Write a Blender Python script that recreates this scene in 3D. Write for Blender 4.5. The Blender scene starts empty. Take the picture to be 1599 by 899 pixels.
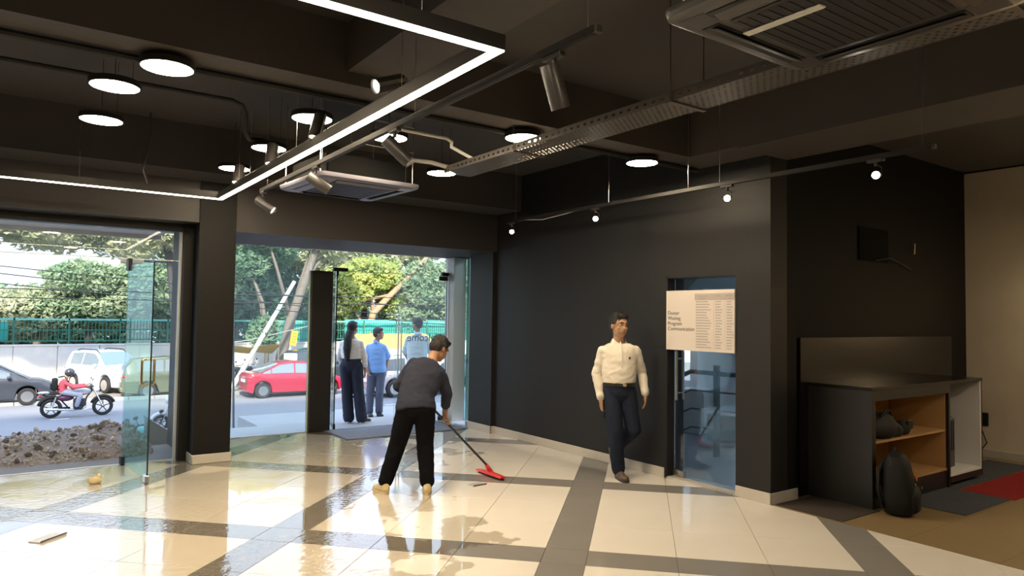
import bpy, bmesh, math, random
from math import sin, cos, pi, radians
from mathutils import Vector, Matrix, noise
random.seed(7)
SC = bpy.context.scene
COL = SC.collection

# ---------------------------------------------------------------- camera
YAW, PITCH, ROLL, FPX, EYE = 0.61776, 0.040563, 0.014204, 1091.2, 1.63
_f = Vector((sin(YAW)*cos(PITCH), cos(YAW)*cos(PITCH), sin(PITCH)))
_r = Vector((cos(YAW), -sin(YAW), 0))
_u = _r.cross(_f)
_r2 = _r*cos(ROLL) + _u*sin(ROLL)
_u2 = -_r*sin(ROLL) + _u*cos(ROLL)
cd = bpy.data.cameras.new('camera'); cam = bpy.data.objects.new('camera', cd); COL.objects.link(cam)
cam.matrix_world = Matrix(((_r2.x, _u2.x, -_f.x, 0), (_r2.y, _u2.y, -_f.y, 0), (_r2.z, _u2.z, -_f.z, EYE), (0, 0, 0, 1)))
cd.sensor_fit = 'HORIZONTAL'; cd.sensor_width = 36; cd.lens = FPX/1599*36
cd.clip_start = 0.05; cd.clip_end = 500
SC.camera = cam

# ---------------------------------------------------------------- sky, sun, exposure
SKY_COL, SKY_STR = (0.86, 1.08, 1.50), 2.3
SUN_COL, SUN_STR = (1.0, 0.90, 0.72), 9.5
LAMP = (1.0, 0.80, 0.54)
DISC_STR, STRIP_STR, SPOT_STR = 155.0, 18.0, 60.0
w = bpy.data.worlds.new('sky'); SC.world = w; w.use_nodes = True
nt = w.node_tree; bg = nt.nodes['Background']
tc = nt.nodes.new('ShaderNodeTexCoord'); sx = nt.nodes.new('ShaderNodeSeparateXYZ')
rp = nt.nodes.new('ShaderNodeValToRGB')
nt.links.new(tc.outputs['Generated'], sx.inputs[0]); nt.links.new(sx.outputs['Z'], rp.inputs[0]); nt.links.new(rp.outputs[0], bg.inputs[0])
rp.color_ramp.elements[0].position = 0.0; rp.color_ramp.elements[0].color = (0.66, 0.76, 0.90, 1)
rp.color_ramp.elements[1].position = 0.7; rp.color_ramp.elements[1].color = (*SKY_COL, 1)
bg.inputs[1].default_value = SKY_STR
sd = bpy.data.lights.new('sun', 'SUN'); so = bpy.data.objects.new('sun', sd); COL.objects.link(so)
sd.energy = SUN_STR; sd.color = SUN_COL; sd.angle = radians(3)
so.rotation_euler = Vector((0.35, 0.80, -0.62)).to_track_quat('-Z', 'Y').to_euler()
so.location = (0, -20, 30)
vs = SC.view_settings
vs.view_transform = 'Standard'; vs.look = 'None'; vs.gamma = 1.0; vs.use_curve_mapping = False
vs.exposure = 0.0
try:
    SC.cycles.use_denoising = True; SC.cycles.max_bounces = 9; SC.cycles.transparent_max_bounces = 16
    SC.cycles.diffuse_bounces = 5; SC.cycles.glossy_bounces = 4; SC.cycles.sample_clamp_indirect = 6
    SC.cycles.caustics_reflective = False; SC.cycles.caustics_refractive = False
except Exception:
    pass

# ---------------------------------------------------------------- materials
def mat(name, col, rough=0.5, metal=0.0, spec=0.5, var=0.0, vscale=8.0, bump=0.0, bscale=60.0, emit=None, estr=0.0, coat=0.0, alpha=None, trans=0.0):
    m = bpy.data.materials.new(name); m.use_nodes = True
    t = m.node_tree; b = t.nodes['Principled BSDF']
    b.inputs['Base Color'].default_value = (*col, 1); b.inputs['Roughness'].default_value = rough
    b.inputs['Metallic'].default_value = metal; b.inputs['Specular IOR Level'].default_value = spec
    if coat: b.inputs['Coat Weight'].default_value = coat; b.inputs['Coat Roughness'].default_value = 0.06
    if emit: b.inputs['Emission Color'].default_value = (*emit, 1); b.inputs['Emission Strength'].default_value = estr
    if trans: b.inputs['Subsurface Weight'].default_value = 0.0
    if var or bump:
        c = t.nodes.new('ShaderNodeTexCoord')
    if var:
        n = t.nodes.new('ShaderNodeTexNoise'); n.inputs['Scale'].default_value = vscale; n.inputs['Detail'].default_value = 5
        t.links.new(c.outputs['Object'], n.inputs['Vector'])
        mx = t.nodes.new('ShaderNodeMix'); mx.data_type = 'RGBA'
        mx.inputs[6].default_value = (*[max(0, x*(1-var)) for x in col], 1); mx.inputs[7].default_value = (*[min(1, x*(1+var)) for x in col], 1)
        t.links.new(n.outputs['Fac'], mx.inputs[0]); t.links.new(mx.outputs[2], b.inputs['Base Color'])
    if bump:
        n2 = t.nodes.new('ShaderNodeTexNoise'); n2.inputs['Scale'].default_value = bscale; n2.inputs['Detail'].default_value = 4
        t.links.new(c.outputs['Object'], n2.inputs['Vector'])
        bp = t.nodes.new('ShaderNodeBump'); bp.inputs['Strength'].default_value = bump; bp.inputs['Distance'].default_value = 0.02
        t.links.new(n2.outputs['Fac'], bp.inputs['Height']); t.links.new(bp.outputs[0], b.inputs['Normal'])
    return m

def glass(name, tint, refl=1.0, rough=0.0, haze=0.0, hazecol=(0.8, 0.9, 0.95)):
    m = bpy.data.materials.new(name); m.use_nodes = True
    t = m.node_tree; t.nodes.clear()
    o = t.nodes.new('ShaderNodeOutputMaterial'); tr = t.nodes.new('ShaderNodeBsdfTransparent'); gl = t.nodes.new('ShaderNodeBsdfGlossy')
    fr = t.nodes.new('ShaderNodeFresnel'); fr.inputs[0].default_value = 1.45
    ml = t.nodes.new('ShaderNodeMath'); ml.operation = 'MULTIPLY'; ml.inputs[1].default_value = refl
    mx = t.nodes.new('ShaderNodeMixShader'); tr.inputs[0].default_value = (*tint, 1); gl.inputs['Roughness'].default_value = rough
    t.links.new(fr.outputs[0], ml.inputs[0]); t.links.new(ml.outputs[0], mx.inputs[0])
    src = tr.outputs[0]
    if haze:
        df = t.nodes.new('ShaderNodeBsdfTranslucent'); df.inputs[0].default_value = (*hazecol, 1)
        m2 = t.nodes.new('ShaderNodeMixShader'); m2.inputs[0].default_value = haze
        t.links.new(tr.outputs[0], m2.inputs[1]); t.links.new(df.outputs[0], m2.inputs[2]); src = m2.outputs[0]
    t.links.new(src, mx.inputs[1]); t.links.new(gl.outputs[0], mx.inputs[2]); t.links.new(mx.outputs[0], o.inputs[0])
    return m

def tile_mat(name, col, vein):
    """polished ceramic tile: faint clouding, and a film of mop water over the part of the floor towards the doors"""
    m = bpy.data.materials.new(name); m.use_nodes = True
    t = m.node_tree; N = t.nodes.new; L = t.links.new; b = t.nodes['Principled BSDF']
    g = N('ShaderNodeNewGeometry')
    n1 = N('ShaderNodeTexNoise'); n1.inputs['Scale'].default_value = 2.2; n1.inputs['Detail'].default_value = 7; L(g.outputs['Position'], n1.inputs['Vector'])
    mx = N('ShaderNodeMix'); mx.data_type = 'RGBA'; mx.inputs[6].default_value = (*col, 1); mx.inputs[7].default_value = (*vein, 1)
    L(n1.outputs['Fac'], mx.inputs[0])
    s = N('ShaderNodeSeparateXYZ'); L(g.outputs['Position'], s.inputs[0])
    def math_(op, a, bb):
        q = N('ShaderNodeMath'); q.operation = op
        for i, vv in ((0, a), (1, bb)):
            if hasattr(vv, 'links') or not isinstance(vv, (int, float)): L(vv, q.inputs[i])
            else: q.inputs[i].default_value = vv
        return q.outputs[0]
    # wet side: x - 0.5*(y-3.9) - 2.3 < 0
    e = math_('SUBTRACT', math_('SUBTRACT', s.outputs['X'], math_('MULTIPLY', s.outputs['Y'], 0.5)), 0.30)
    n2 = N('ShaderNodeTexNoise'); n2.inputs['Scale'].default_value = 1.5; n2.inputs['Detail'].default_value = 4.5; n2.inputs['Roughness'].default_value = 0.55; L(g.outputs['Position'], n2.inputs['Vector'])
    nz = math_('MULTIPLY', math_('SUBTRACT', n2.outputs['Fac'], 0.5), 5.2)
    e2 = math_('ADD', e, nz)
    wet = N('ShaderNodeMapRange'); wet.inputs['From Min'].default_value = 0.06; wet.inputs['From Max'].default_value = -0.06; L(e2, wet.inputs['Value'])
    wv = wet.outputs[0]
    rg = N('ShaderNodeMix'); rg.data_type = 'FLOAT'; rg.inputs[2].default_value = 0.13; rg.inputs[3].default_value = 0.015; L(wv, rg.inputs[0]); L(rg.outputs[0], b.inputs['Roughness'])
    dk = N('ShaderNodeMix'); dk.data_type = 'RGBA'; dk.blend_type = 'MULTIPLY'; L(wv, dk.inputs[0]); L(mx.outputs[2], dk.inputs[6]); dk.inputs[7].default_value = (0.72, 0.68, 0.60, 1)
    L(dk.outputs[2], b.inputs['Base Color'])
    # ripples in the water
    mp = N('ShaderNodeMapping'); mp.inputs['Rotation'].default_value = (0, 0, 0.6); mp.inputs['Scale'].default_value = (1, 1.6, 1); L(g.outputs['Position'], mp.inputs['Vector'])
    n3 = N('ShaderNodeTexNoise'); n3.inputs['Scale'].default_value = 15; n3.inputs['Detail'].default_value = 2.5; L(mp.outputs[0], n3.inputs['Vector'])
    n4 = N('ShaderNodeTexNoise'); n4.inputs['Scale'].default_value = 0.9; n4.inputs['Detail'].default_value = 2; L(g.outputs['Position'], n4.inputs['Vector'])
    cal = N('ShaderNodeMapRange'); cal.inputs['From Min'].default_value = 0.42; cal.inputs['From Max'].default_value = 0.62; L(n4.outputs['Fac'], cal.inputs['Value'])
    st = math_('MULTIPLY', math_('MULTIPLY', cal.outputs[0], wv), 0.12)
    bp = N('ShaderNodeBump'); bp.inputs['Distance'].default_value = 0.03; L(st, bp.inputs['Strength']); L(n3.outputs['Fac'], bp.inputs['Height']); L(bp.outputs[0], b.inputs['Normal'])
    b.inputs['Specular IOR Level'].default_value = 0.4
    ct = math_('MULTIPLY', wv, 0.75); L(ct, b.inputs['Coat Weight']); b.inputs['Coat Roughness'].default_value = 0.01; b.inputs['Coat IOR'].default_value = 1.40; L(bp.outputs[0], b.inputs['Coat Normal'])
    return m

def planks_mat(name, c1, c2, sc=(1, 12, 1)):
    m = bpy.data.materials.new(name); m.use_nodes = True
    t = m.node_tree; N = t.nodes.new; L = t.links.new; b = t.nodes['Principled BSDF']
    c = N('ShaderNodeTexCoord'); mp = N('ShaderNodeMapping'); mp.inputs['Scale'].default_value = sc; L(c.outputs['Object'], mp.inputs[0])
    n = N('ShaderNodeTexNoise'); n.inputs['Scale'].default_value = 2.5; n.inputs['Detail'].default_value = 6; L(mp.outputs[0], n.inputs['Vector'])
    mx = N('ShaderNodeMix'); mx.data_type = 'RGBA'; mx.inputs[6].default_value = (*c1, 1); mx.inputs[7].default_value = (*c2, 1); L(n.outputs['Fac'], mx.inputs[0])
    L(mx.outputs[2], b.inputs['Base Color']); b.inputs['Roughness'].default_value = 0.45
    return m

def leaf_mat(name, c1, c2):
    m = bpy.data.materials.new(name); m.use_nodes = True
    t = m.node_tree; N = t.nodes.new; L = t.links.new; t.nodes.clear()
    o = N('ShaderNodeOutputMaterial'); d = N('ShaderNodeBsdfDiffuse'); tl = N('ShaderNodeBsdfTranslucent'); ms = N('ShaderNodeMixShader'); ms.inputs[0].default_value = 0.35
    c = N('ShaderNodeTexCoord'); n = N('ShaderNodeTexNoise'); n.inputs['Scale'].default_value = 0.9; n.inputs['Detail'].default_value = 5; L(c.outputs['Object'], n.inputs['Vector'])
    mr = N('ShaderNodeMapRange'); mr.inputs['From Min'].default_value = 0.35; mr.inputs['From Max'].default_value = 0.65; L(n.outputs['Fac'], mr.inputs['Value'])
    mx = N('ShaderNodeMix'); mx.data_type = 'RGBA'; mx.inputs[6].default_value = (*c1, 1); mx.inputs[7].default_value = (*c2, 1); L(mr.outputs[0], mx.inputs[0])
    L(mx.outputs[2], d.inputs[0]); L(mx.outputs[2], tl.inputs[0]); L(d.outputs[0], ms.inputs[1]); L(tl.outputs[0], ms.inputs[2]); L(ms.outputs[0], o.inputs[0])
    return m

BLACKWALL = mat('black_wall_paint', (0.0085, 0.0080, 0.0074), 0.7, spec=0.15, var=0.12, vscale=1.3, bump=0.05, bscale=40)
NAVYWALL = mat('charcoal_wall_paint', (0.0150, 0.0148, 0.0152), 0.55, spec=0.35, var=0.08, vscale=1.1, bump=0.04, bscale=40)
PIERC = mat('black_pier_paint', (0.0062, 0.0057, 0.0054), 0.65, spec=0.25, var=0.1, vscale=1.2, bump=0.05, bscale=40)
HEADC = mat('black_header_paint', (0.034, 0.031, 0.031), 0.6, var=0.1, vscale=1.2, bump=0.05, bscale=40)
CEIL = mat('black_ceiling_paint', (0.044, 0.041, 0.041), 0.75, var=0.2, vscale=0.8, bump=0.1, bscale=20)
BEAMC = mat('black_beam_paint', (0.060, 0.053, 0.049), 0.7, var=0.15, vscale=1.0, bump=0.08, bscale=20)
BEIGE = mat('beige_plaster', (0.70, 0.62, 0.49), 0.8, var=0.14, vscale=2.2, bump=0.12, bscale=25)
SKIRT = mat('grey_stone_skirting', (0.52, 0.49, 0.44), 0.3, var=0.08, vscale=6)
TILEW = tile_mat('cream_polished_tile', (0.80, 0.765, 0.70), (0.74, 0.705, 0.64))
TILEG = tile_mat('grey_polished_tile', (0.27, 0.255, 0.235), (0.22, 0.21, 0.195))
GROUT = mat('dark_grout', (0.16, 0.14, 0.12), 0.7)
LAMIN = planks_mat('tan_laminate', (0.27, 0.19, 0.095), (0.20, 0.14, 0.07), (10, 1.0, 1))
CARPB = mat('blue_grey_carpet', (0.085, 0.095, 0.11), 0.95, spec=0.1, var=0.3, vscale=60, bump=0.5, bscale=300)
CARPR = mat('red_carpet', (0.30, 0.03, 0.03), 0.95, spec=0.1, var=0.3, vscale=60, bump=0.5, bscale=300)
CARPD = mat('dark_brown_carpet', (0.075, 0.062, 0.055), 0.95, spec=0.1, var=0.25, vscale=50, bump=0.5, bscale=300)
MATBLUE = mat('blue_grey_door_mat', (0.27, 0.32, 0.42), 0.8, spec=0.2, var=0.2, vscale=40, bump=0.4, bscale=200)
GLASS = glass('clear_glass', (0.94, 0.97, 0.96), 0.9, haze=0.05, hazecol=(0.80, 0.90, 0.88))  # slight haze put into the pane in place of hazy air
GLASST = glass('teal_tinted_glass', (0.76, 0.92, 0.92), 0.22, haze=0.05, hazecol=(0.55, 0.85, 0.86))
GLASSTR = glass('hazed_transom_glass', (0.94, 0.95, 0.92), 1.0, haze=0.10, hazecol=(0.92, 0.90, 0.80))  # washed-out haze put into the glass as a pale translucent share
GLASSD = glass('smoked_door_glass', (0.86, 0.92, 0.96), 0.8, haze=0.02)
GEDGE = mat('dark_glass_edge', (0.01, 0.03, 0.035), 0.1)
BLK = mat('satin_black_metal', (0.016, 0.015, 0.015), 0.5, spec=0.3)
BLKM = mat('matt_black', (0.012, 0.012, 0.012), 0.7)
GUN = mat('gunmetal_lamp_body', (0.055, 0.052, 0.05), 0.38, metal=0.3)
STEEL = mat('brushed_steel', (0.62, 0.60, 0.57), 0.28, metal=1.0)
BRASS = mat('brass_handle', (0.66, 0.52, 0.30), 0.3, metal=1.0)
ALU = mat('pale_aluminium_post', (0.62, 0.64, 0.66), 0.45, metal=0.2)
WHITE = mat('white_plastic', (0.78, 0.77, 0.74), 0.4)
OFFW = mat('offwhite_paint', (0.72, 0.72, 0.72), 0.6, var=0.05, vscale=2)
GALV = mat('grey_painted_tray_metal', (0.105, 0.096, 0.088), 0.42, metal=0.3)
ACP = mat('charcoal_ac_panel', (0.06, 0.056, 0.056), 0.3)
ACP2 = mat('silver_grey_ac_panel', (0.13, 0.13, 0.16), 0.35)
ACD = mat('dark_ac_grille', (0.02, 0.02, 0.022), 0.4)
DISC = mat('lit_disc_diffuser', (0.9, 0.9, 0.9), 0.5, emit=LAMP, estr=DISC_STR)
STRIP = mat('lit_led_strip', (0.9, 0.9, 0.9), 0.5, emit=(1.0, 0.84, 0.62), estr=STRIP_STR)
BULB = mat('lit_spot_bulb', (0.9, 0.9, 0.9), 0.5, emit=(1.0, 0.88, 0.70), estr=SPOT_STR)
WARMEND = mat('lit_spot_end', (0.9, 0.9, 0.9), 0.5, emit=(1.0, 0.86, 0.66), estr=4.0)
GLOSSBLK = mat('gloss_black_laminate', (0.008, 0.0075, 0.007), 0.24, spec=0.4)
SATBLK = mat('satin_black_laminate', (0.013, 0.013, 0.0135), 0.4)
WOOD = planks_mat('light_maple_laminate', (0.50, 0.31, 0.13), (0.42, 0.25, 0.10), (1, 1, 6))
RUBBER = mat('black_rubber', (0.02, 0.02, 0.021), 0.75)
CHROME = mat('chrome', (0.75, 0.75, 0.76), 0.15, metal=1.0)
ASPH = mat('asphalt', (0.235, 0.24, 0.26), 0.85, var=0.10, vscale=0.6, bump=0.25, bscale=50)
DIRT = mat('roadside_dirt', (0.30, 0.27, 0.23), 0.95, var=0.25, vscale=1.5, bump=0.5, bscale=20)
CONC = mat('pale_concrete', (0.36, 0.37, 0.38), 0.8, var=0.12, vscale=2.5, bump=0.2, bscale=30)
CONCD = mat('grey_render', (0.25, 0.26, 0.28), 0.8, var=0.15, vscale=3)
WALLW = mat('whitewashed_wall', (0.70, 0.68, 0.65), 0.9, var=0.16, vscale=1.6, bump=0.2, bscale=20)
GREENF = mat('green_fence_paint', (0.03, 0.16, 0.12), 0.5)
TEALR = mat('turquoise_rail_paint', (0.16, 0.50, 0.46), 0.5)
NET = mat('turquoise_shade_net', (0.05, 0.42, 0.36), 0.8, var=0.25, vscale=3)
STONE = mat('broken_stone', (0.26, 0.22, 0.19), 0.9, var=0.45, vscale=5, bump=0.4, bscale=30)
BARK = mat('grey_bark', (0.20, 0.17, 0.15), 0.9, var=0.3, vscale=6, bump=0.6, bscale=25)
BARKO = mat('tan_bark', (0.36, 0.24, 0.15), 0.9, var=0.3, vscale=6, bump=0.6, bscale=25)  # tan bark, tone varied by noise
LEAFP = leaf_mat('pale_green_leaves', (0.42, 0.47, 0.30), (0.62, 0.62, 0.44))
LEAFD = leaf_mat('deep_green_leaves', (0.14, 0.27, 0.18), (0.30, 0.42, 0.28))
LEAFY = leaf_mat('yellow_green_leaves', (0.34, 0.45, 0.13), (0.60, 0.62, 0.24))
LEAFM = leaf_mat('mid_green_leaves', (0.22, 0.34, 0.21), (0.42, 0.49, 0.33))
WIRE = mat('black_cable', (0.02, 0.02, 0.02), 0.6)
GREYW = mat('grey_cable', (0.35, 0.34, 0.32), 0.5)
YELLOW = mat('yellow_tarpaulin', (0.75, 0.52, 0.06), 0.7, var=0.15, vscale=3)
YSIGN = mat('yellow_sign', (0.72, 0.48, 0.04), 0.5)
CARGL = mat('car_window_glass', (0.20, 0.24, 0.28), 0.05, spec=0.9)
CARGLD = mat('tinted_car_glass', (0.05, 0.06, 0.07), 0.05, spec=0.9)
LAMPR = mat('red_tail_lamp', (0.45, 0.02, 0.03), 0.15, coat=0.8)
LAMPC = mat('clear_head_lamp', (0.70, 0.74, 0.80), 0.1, coat=0.8)
PLATE = mat('white_number_plate', (0.75, 0.75, 0.74), 0.4)
INK = mat('black_print', (0.03, 0.03, 0.03), 0.6)
INKG = mat('grey_print', (0.28, 0.27, 0.26), 0.6)
PAPER = mat('warm_white_board', (0.66, 0.60, 0.56), 0.55)
PAPERH = mat('greige_table_header', (0.42, 0.38, 0.35), 0.55)
SKIN = mat('brown_skin', (0.36, 0.19, 0.11), 0.5, var=0.08, vscale=20)
SKIN2 = mat('tan_skin', (0.42, 0.24, 0.15), 0.5, var=0.08, vscale=20)
HAIR = mat('black_hair', (0.012, 0.010, 0.009), 0.45, bump=0.6, bscale=180)
HAIRG = mat('greying_hair', (0.07, 0.055, 0.05), 0.5, bump=0.6, bscale=180)
EYEW = mat('eye_white', (0.65, 0.62, 0.58), 0.3)
EYED = mat('dark_iris', (0.02, 0.012, 0.01), 0.2)
LIPS = mat('lips', (0.30, 0.12, 0.09), 0.5)

# ---------------------------------------------------------------- mesh helpers
class MB:
    def __init__(s): s.v = []; s.f = []
    def add(s, v, f):
        n = len(s.v); s.v += [tuple(p) for p in v]; s.f += [tuple(i+n for i in q) for q in f]; return s
    def box(s, x0, x1, y0, y1, z0, z1):
        v = [(x0, y0, z0), (x1, y0, z0), (x1, y1, z0), (x0, y1, z0), (x0, y0, z1), (x1, y0, z1), (x1, y1, z1), (x0, y1, z1)]
        return s.add(v, [(3, 2, 1, 0), (4, 5, 6, 7), (0, 1, 5, 4), (1, 2, 6, 5), (2, 3, 7, 6), (3, 0, 4, 7)])
    def obox(s, M, sx, sy, sz):
        v = [M @ Vector((a*sx/2, b*sy/2, c*sz/2)) for c in (-1, 1) for b in (-1, 1) for a in (-1, 1)]
        return s.add(v, [(0, 2, 3, 1), (4, 5, 7, 6), (0, 1, 5, 4), (1, 3, 7, 5), (3, 2, 6, 7), (2, 0, 4, 6)])
    def rbox(s, x0, x1, y0, y1, z0, z1, r=0.01, seg=2):
        bm = bmesh.new(); bmesh.ops.create_cube(bm, size=1)
        for q in bm.verts: q.co = Vector(((x0+x1)/2+q.co.x*(x1-x0), (y0+y1)/2+q.co.y*(y1-y0), (z0+z1)/2+q.co.z*(z1-z0)))
        bmesh.ops.bevel(bm, geom=list(bm.edges), offset=r, segments=seg, profile=0.6, affect='EDGES')
        bm.verts.index_update(); s.add([q.co for q in bm.verts], [[q.index for q in f.verts] for f in bm.faces]); bm.free(); return s
    def ring(s, c, ax, ay, n):
        return [Vector(c)+Vector(ax)*cos(2*pi*i/n)+Vector(ay)*sin(2*pi*i/n) for i in range(n)]
    def loft(s, rings, cap=True, closed=False):
        n = len(rings[0]); v = [p for r in rings for p in r]; f = []
        m = len(rings)
        for k in range(m if closed else m-1):
            a = k*n; b = ((k+1) % m)*n
            for i in range(n): f.append((a+i, a+(i+1) % n, b+(i+1) % n, b+i))
        if cap and not closed: f.append(tuple(reversed(range(n)))); f.append(tuple(range((m-1)*n, m*n)))
        return s.add(v, f)
    def tube(s, pts, r, n=8, closed=False):
        pts = [Vector(p) for p in pts]; rr = r if isinstance(r, (list, tuple)) else [r]*len(pts)
        rings = []; up = None
        for i, p in enumerate(pts):
            if closed: d = pts[(i+1) % len(pts)]-pts[i-1]
            else: d = (pts[min(i+1, len(pts)-1)]-pts[max(i-1, 0)])
            d.normalize()
            if up is None: up = Vector((0, 0, 1)) if abs(d.z) < 0.9 else Vector((1, 0, 0))
            x = d.cross(up); x.normalize(); y = x.cross(d); up = y
            rings.append(s.ring(p, x*rr[i], y*rr[i], n))
        return s.loft(rings, True, closed)
    def cyl(s, a, b, r, n=16, r2=None): return s.tube([a, b], [r, r if r2 is None else r2], n)
    def lathe(s, prof, n=24, M=None):
        M = M or Matrix.Identity(4); rings = [[M @ Vector((r*cos(2*pi*i/n), r*sin(2*pi*i/n), z)) for i in range(n)] for r, z in prof]
        return s.loft(rings, True)
    def ell(s, c, r, M=None, nu=14, nv=9):
        c = Vector(c); R = M or Matrix.Identity(3); rings = []
        for j in range(1, nv):
            t = pi*j/nv; rings.append([c+R @ Vector((r[0]*sin(t)*cos(2*pi*i/nu), r[1]*sin(t)*sin(2*pi*i/nu), -r[2]*cos(t))) for i in range(nu)])
        n0 = len(s.v); s.loft(rings, False)
        a = len(s.v); s.v.append(tuple(c+R @ Vector((0, 0, -r[2])))); s.v.append(tuple(c+R @ Vector((0, 0, r[2]))))
        e = a-nu
        for i in range(nu): s.f.append((n0+(i+1) % nu, n0+i, a)); s.f.append((e+i, e+(i+1) % nu, a+1))
        return s
    def prism(s, poly, M, h):
        n = len(poly); v = [M @ Vector((x, y, 0)) for x, y in poly]+[M @ Vector((x, y, h)) for x, y in poly]
        f = [tuple(reversed(range(n))), tuple(range(n, 2*n))]+[(i, (i+1) % n, n+(i+1) % n, n+i) for i in range(n)]
        return s.add(v, f)
    def mesh(s, name='m'):
        me = bpy.data.meshes.new(name); me.from_pydata(s.v, [], s.f); me.update(); return me

def fix_normals(me):
    bm = bmesh.new(); bm.from_mesh(me); bmesh.ops.recalc_face_normals(bm, faces=bm.faces); bm.to_mesh(me); bm.free()
def ob(name, mb, m, parent=None, smooth=False, label=None, loc=None, kind=None, rot=None):
    me = mb.mesh(name) if isinstance(mb, MB) else mb
    if isinstance(mb, MB): fix_normals(me)
    me.materials.clear(); me.materials.append(m)
    if smooth:
        me.polygons.foreach_set('use_smooth', [True]*len(me.polygons))
        if smooth == 'auto' and hasattr(me, 'set_sharp_from_angle'): me.set_sharp_from_angle(angle=radians(38))
    o = bpy.data.objects.new(name, me); COL.objects.link(o)
    if parent: o.parent = parent
    if label: o['label'] = label
    if kind: o['kind'] = kind
    if loc: o.location = loc
    if rot: o.rotation_euler = rot
    return o
def thing(name, label, cat, loc=(0, 0, 0), rz=0.0, group=None):
    o = bpy.data.objects.new(name, None); COL.objects.link(o); o.empty_display_size = 0.1
    o.location = loc; o.rotation_euler = (0, 0, rz); o['label'] = label; o['category'] = cat
    if group: o['group'] = group
    return o
def tag(o, label, cat, group=None):
    o['label'] = label; o['category'] = cat
    if group: o['group'] = group
    return o
def struct(name, mb, m, smooth=False, label=None, parent=None):
    return ob(name, mb, m, parent, smooth, label, kind='structure')
def tree_copy(o, parent=None):
    c = o.copy(); COL.objects.link(c); c.parent = parent
    for ch in list(o.children): tree_copy(ch, c)
    return c
def text_mesh(s, size, m, parent, M, name, mirror=False, depth=0.001, align='LEFT'):
    cu = bpy.data.curves.new(name, 'FONT'); cu.body = s; cu.size = size; cu.extrude = depth; cu.align_x = align
    t = bpy.data.objects.new(name, cu); COL.objects.link(t)
    dg = bpy.context.evaluated_depsgraph_get(); me = bpy.data.meshes.new_from_object(t.evaluated_get(dg))
    bpy.data.objects.remove(t); bpy.data.curves.remove(cu)
    me.transform(M); me.materials.clear(); me.materials.append(m)
    o = bpy.data.objects.new(name, me); COL.objects.link(o); o.parent = parent
    return o
def frame_mat(origin, x, y):
    x = Vector(x).normalized(); y = Vector(y).normalized(); z = x.cross(y)
    return Matrix(((x.x, y.x, z.x, origin[0]), (x.y, y.y, z.y, origin[1]), (x.z, y.z, z.z, origin[2]), (0, 0, 0, 1)))
# ================================================================ the setting
CZ = 3.52          # ceiling slab
WX = 5.50          # right wall face
# ---- floor slab and polished tiles laid on the diagonal
fl = struct('floor', MB().box(-6.2, 5.50, -5.2, 9.55, -0.12, -0.006).box(5.50, 9.9, -5.2, 4.05, -0.12, -0.006), GROUT)
TT = 0.8007
ta = Vector((sin(TT), cos(TT), 0)); tb = Vector((cos(TT), -sin(TT), 0))
def bands(start, lo, hi):
    out = []; k = math.floor((lo-start)/2.1)
    while True:
        p = start+k*2.1
        if p > hi: break
        out += [(p, p+0.3, 1), (p+0.3, p+0.9, 0), (p+0.9, p+1.5, 0), (p+1.5, p+2.1, 0)]; k += 1
    return out
def clip(poly, nx, ny, d):
    out = []
    for i in range(len(poly)):
        p, q = poly[i], poly[(i+1) % len(poly)]; sp = nx*p[0]+ny*p[1]-d; sq = nx*q[0]+ny*q[1]-d
        if sp <= 0: out.append(p)
        if (sp < 0 < sq) or (sq < 0 < sp): t = sp/(sp-sq); out.append((p[0]+(q[0]-p[0])*t, p[1]+(q[1]-p[1])*t))
    return out
tile_cache = {}
rest = {0: MB(), 1: MB()}
def tile_poly(mb, poly):
    n = len(poly)
    v = [(x, y, -0.004) for x, y in poly]+[(x, y, -0.0012) for x, y in poly]
    c = Vector((sum(p[0] for p in poly)/n, sum(p[1] for p in poly)/n))
    for x, y in poly:
        d = Vector((x, y))-c; d = d*(1-0.0015/max(d.length, 0.02)); v.append((c.x+d.x, c.y+d.y, 0.0))
    f = [tuple(range(2*n, 3*n))]
    for k in (0, 1): f += [(k*n+i, k*n+(i+1) % n, (k+1)*n+(i+1) % n, (k+1)*n+i) for i in range(n)]
    mb.add(v, f)
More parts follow.
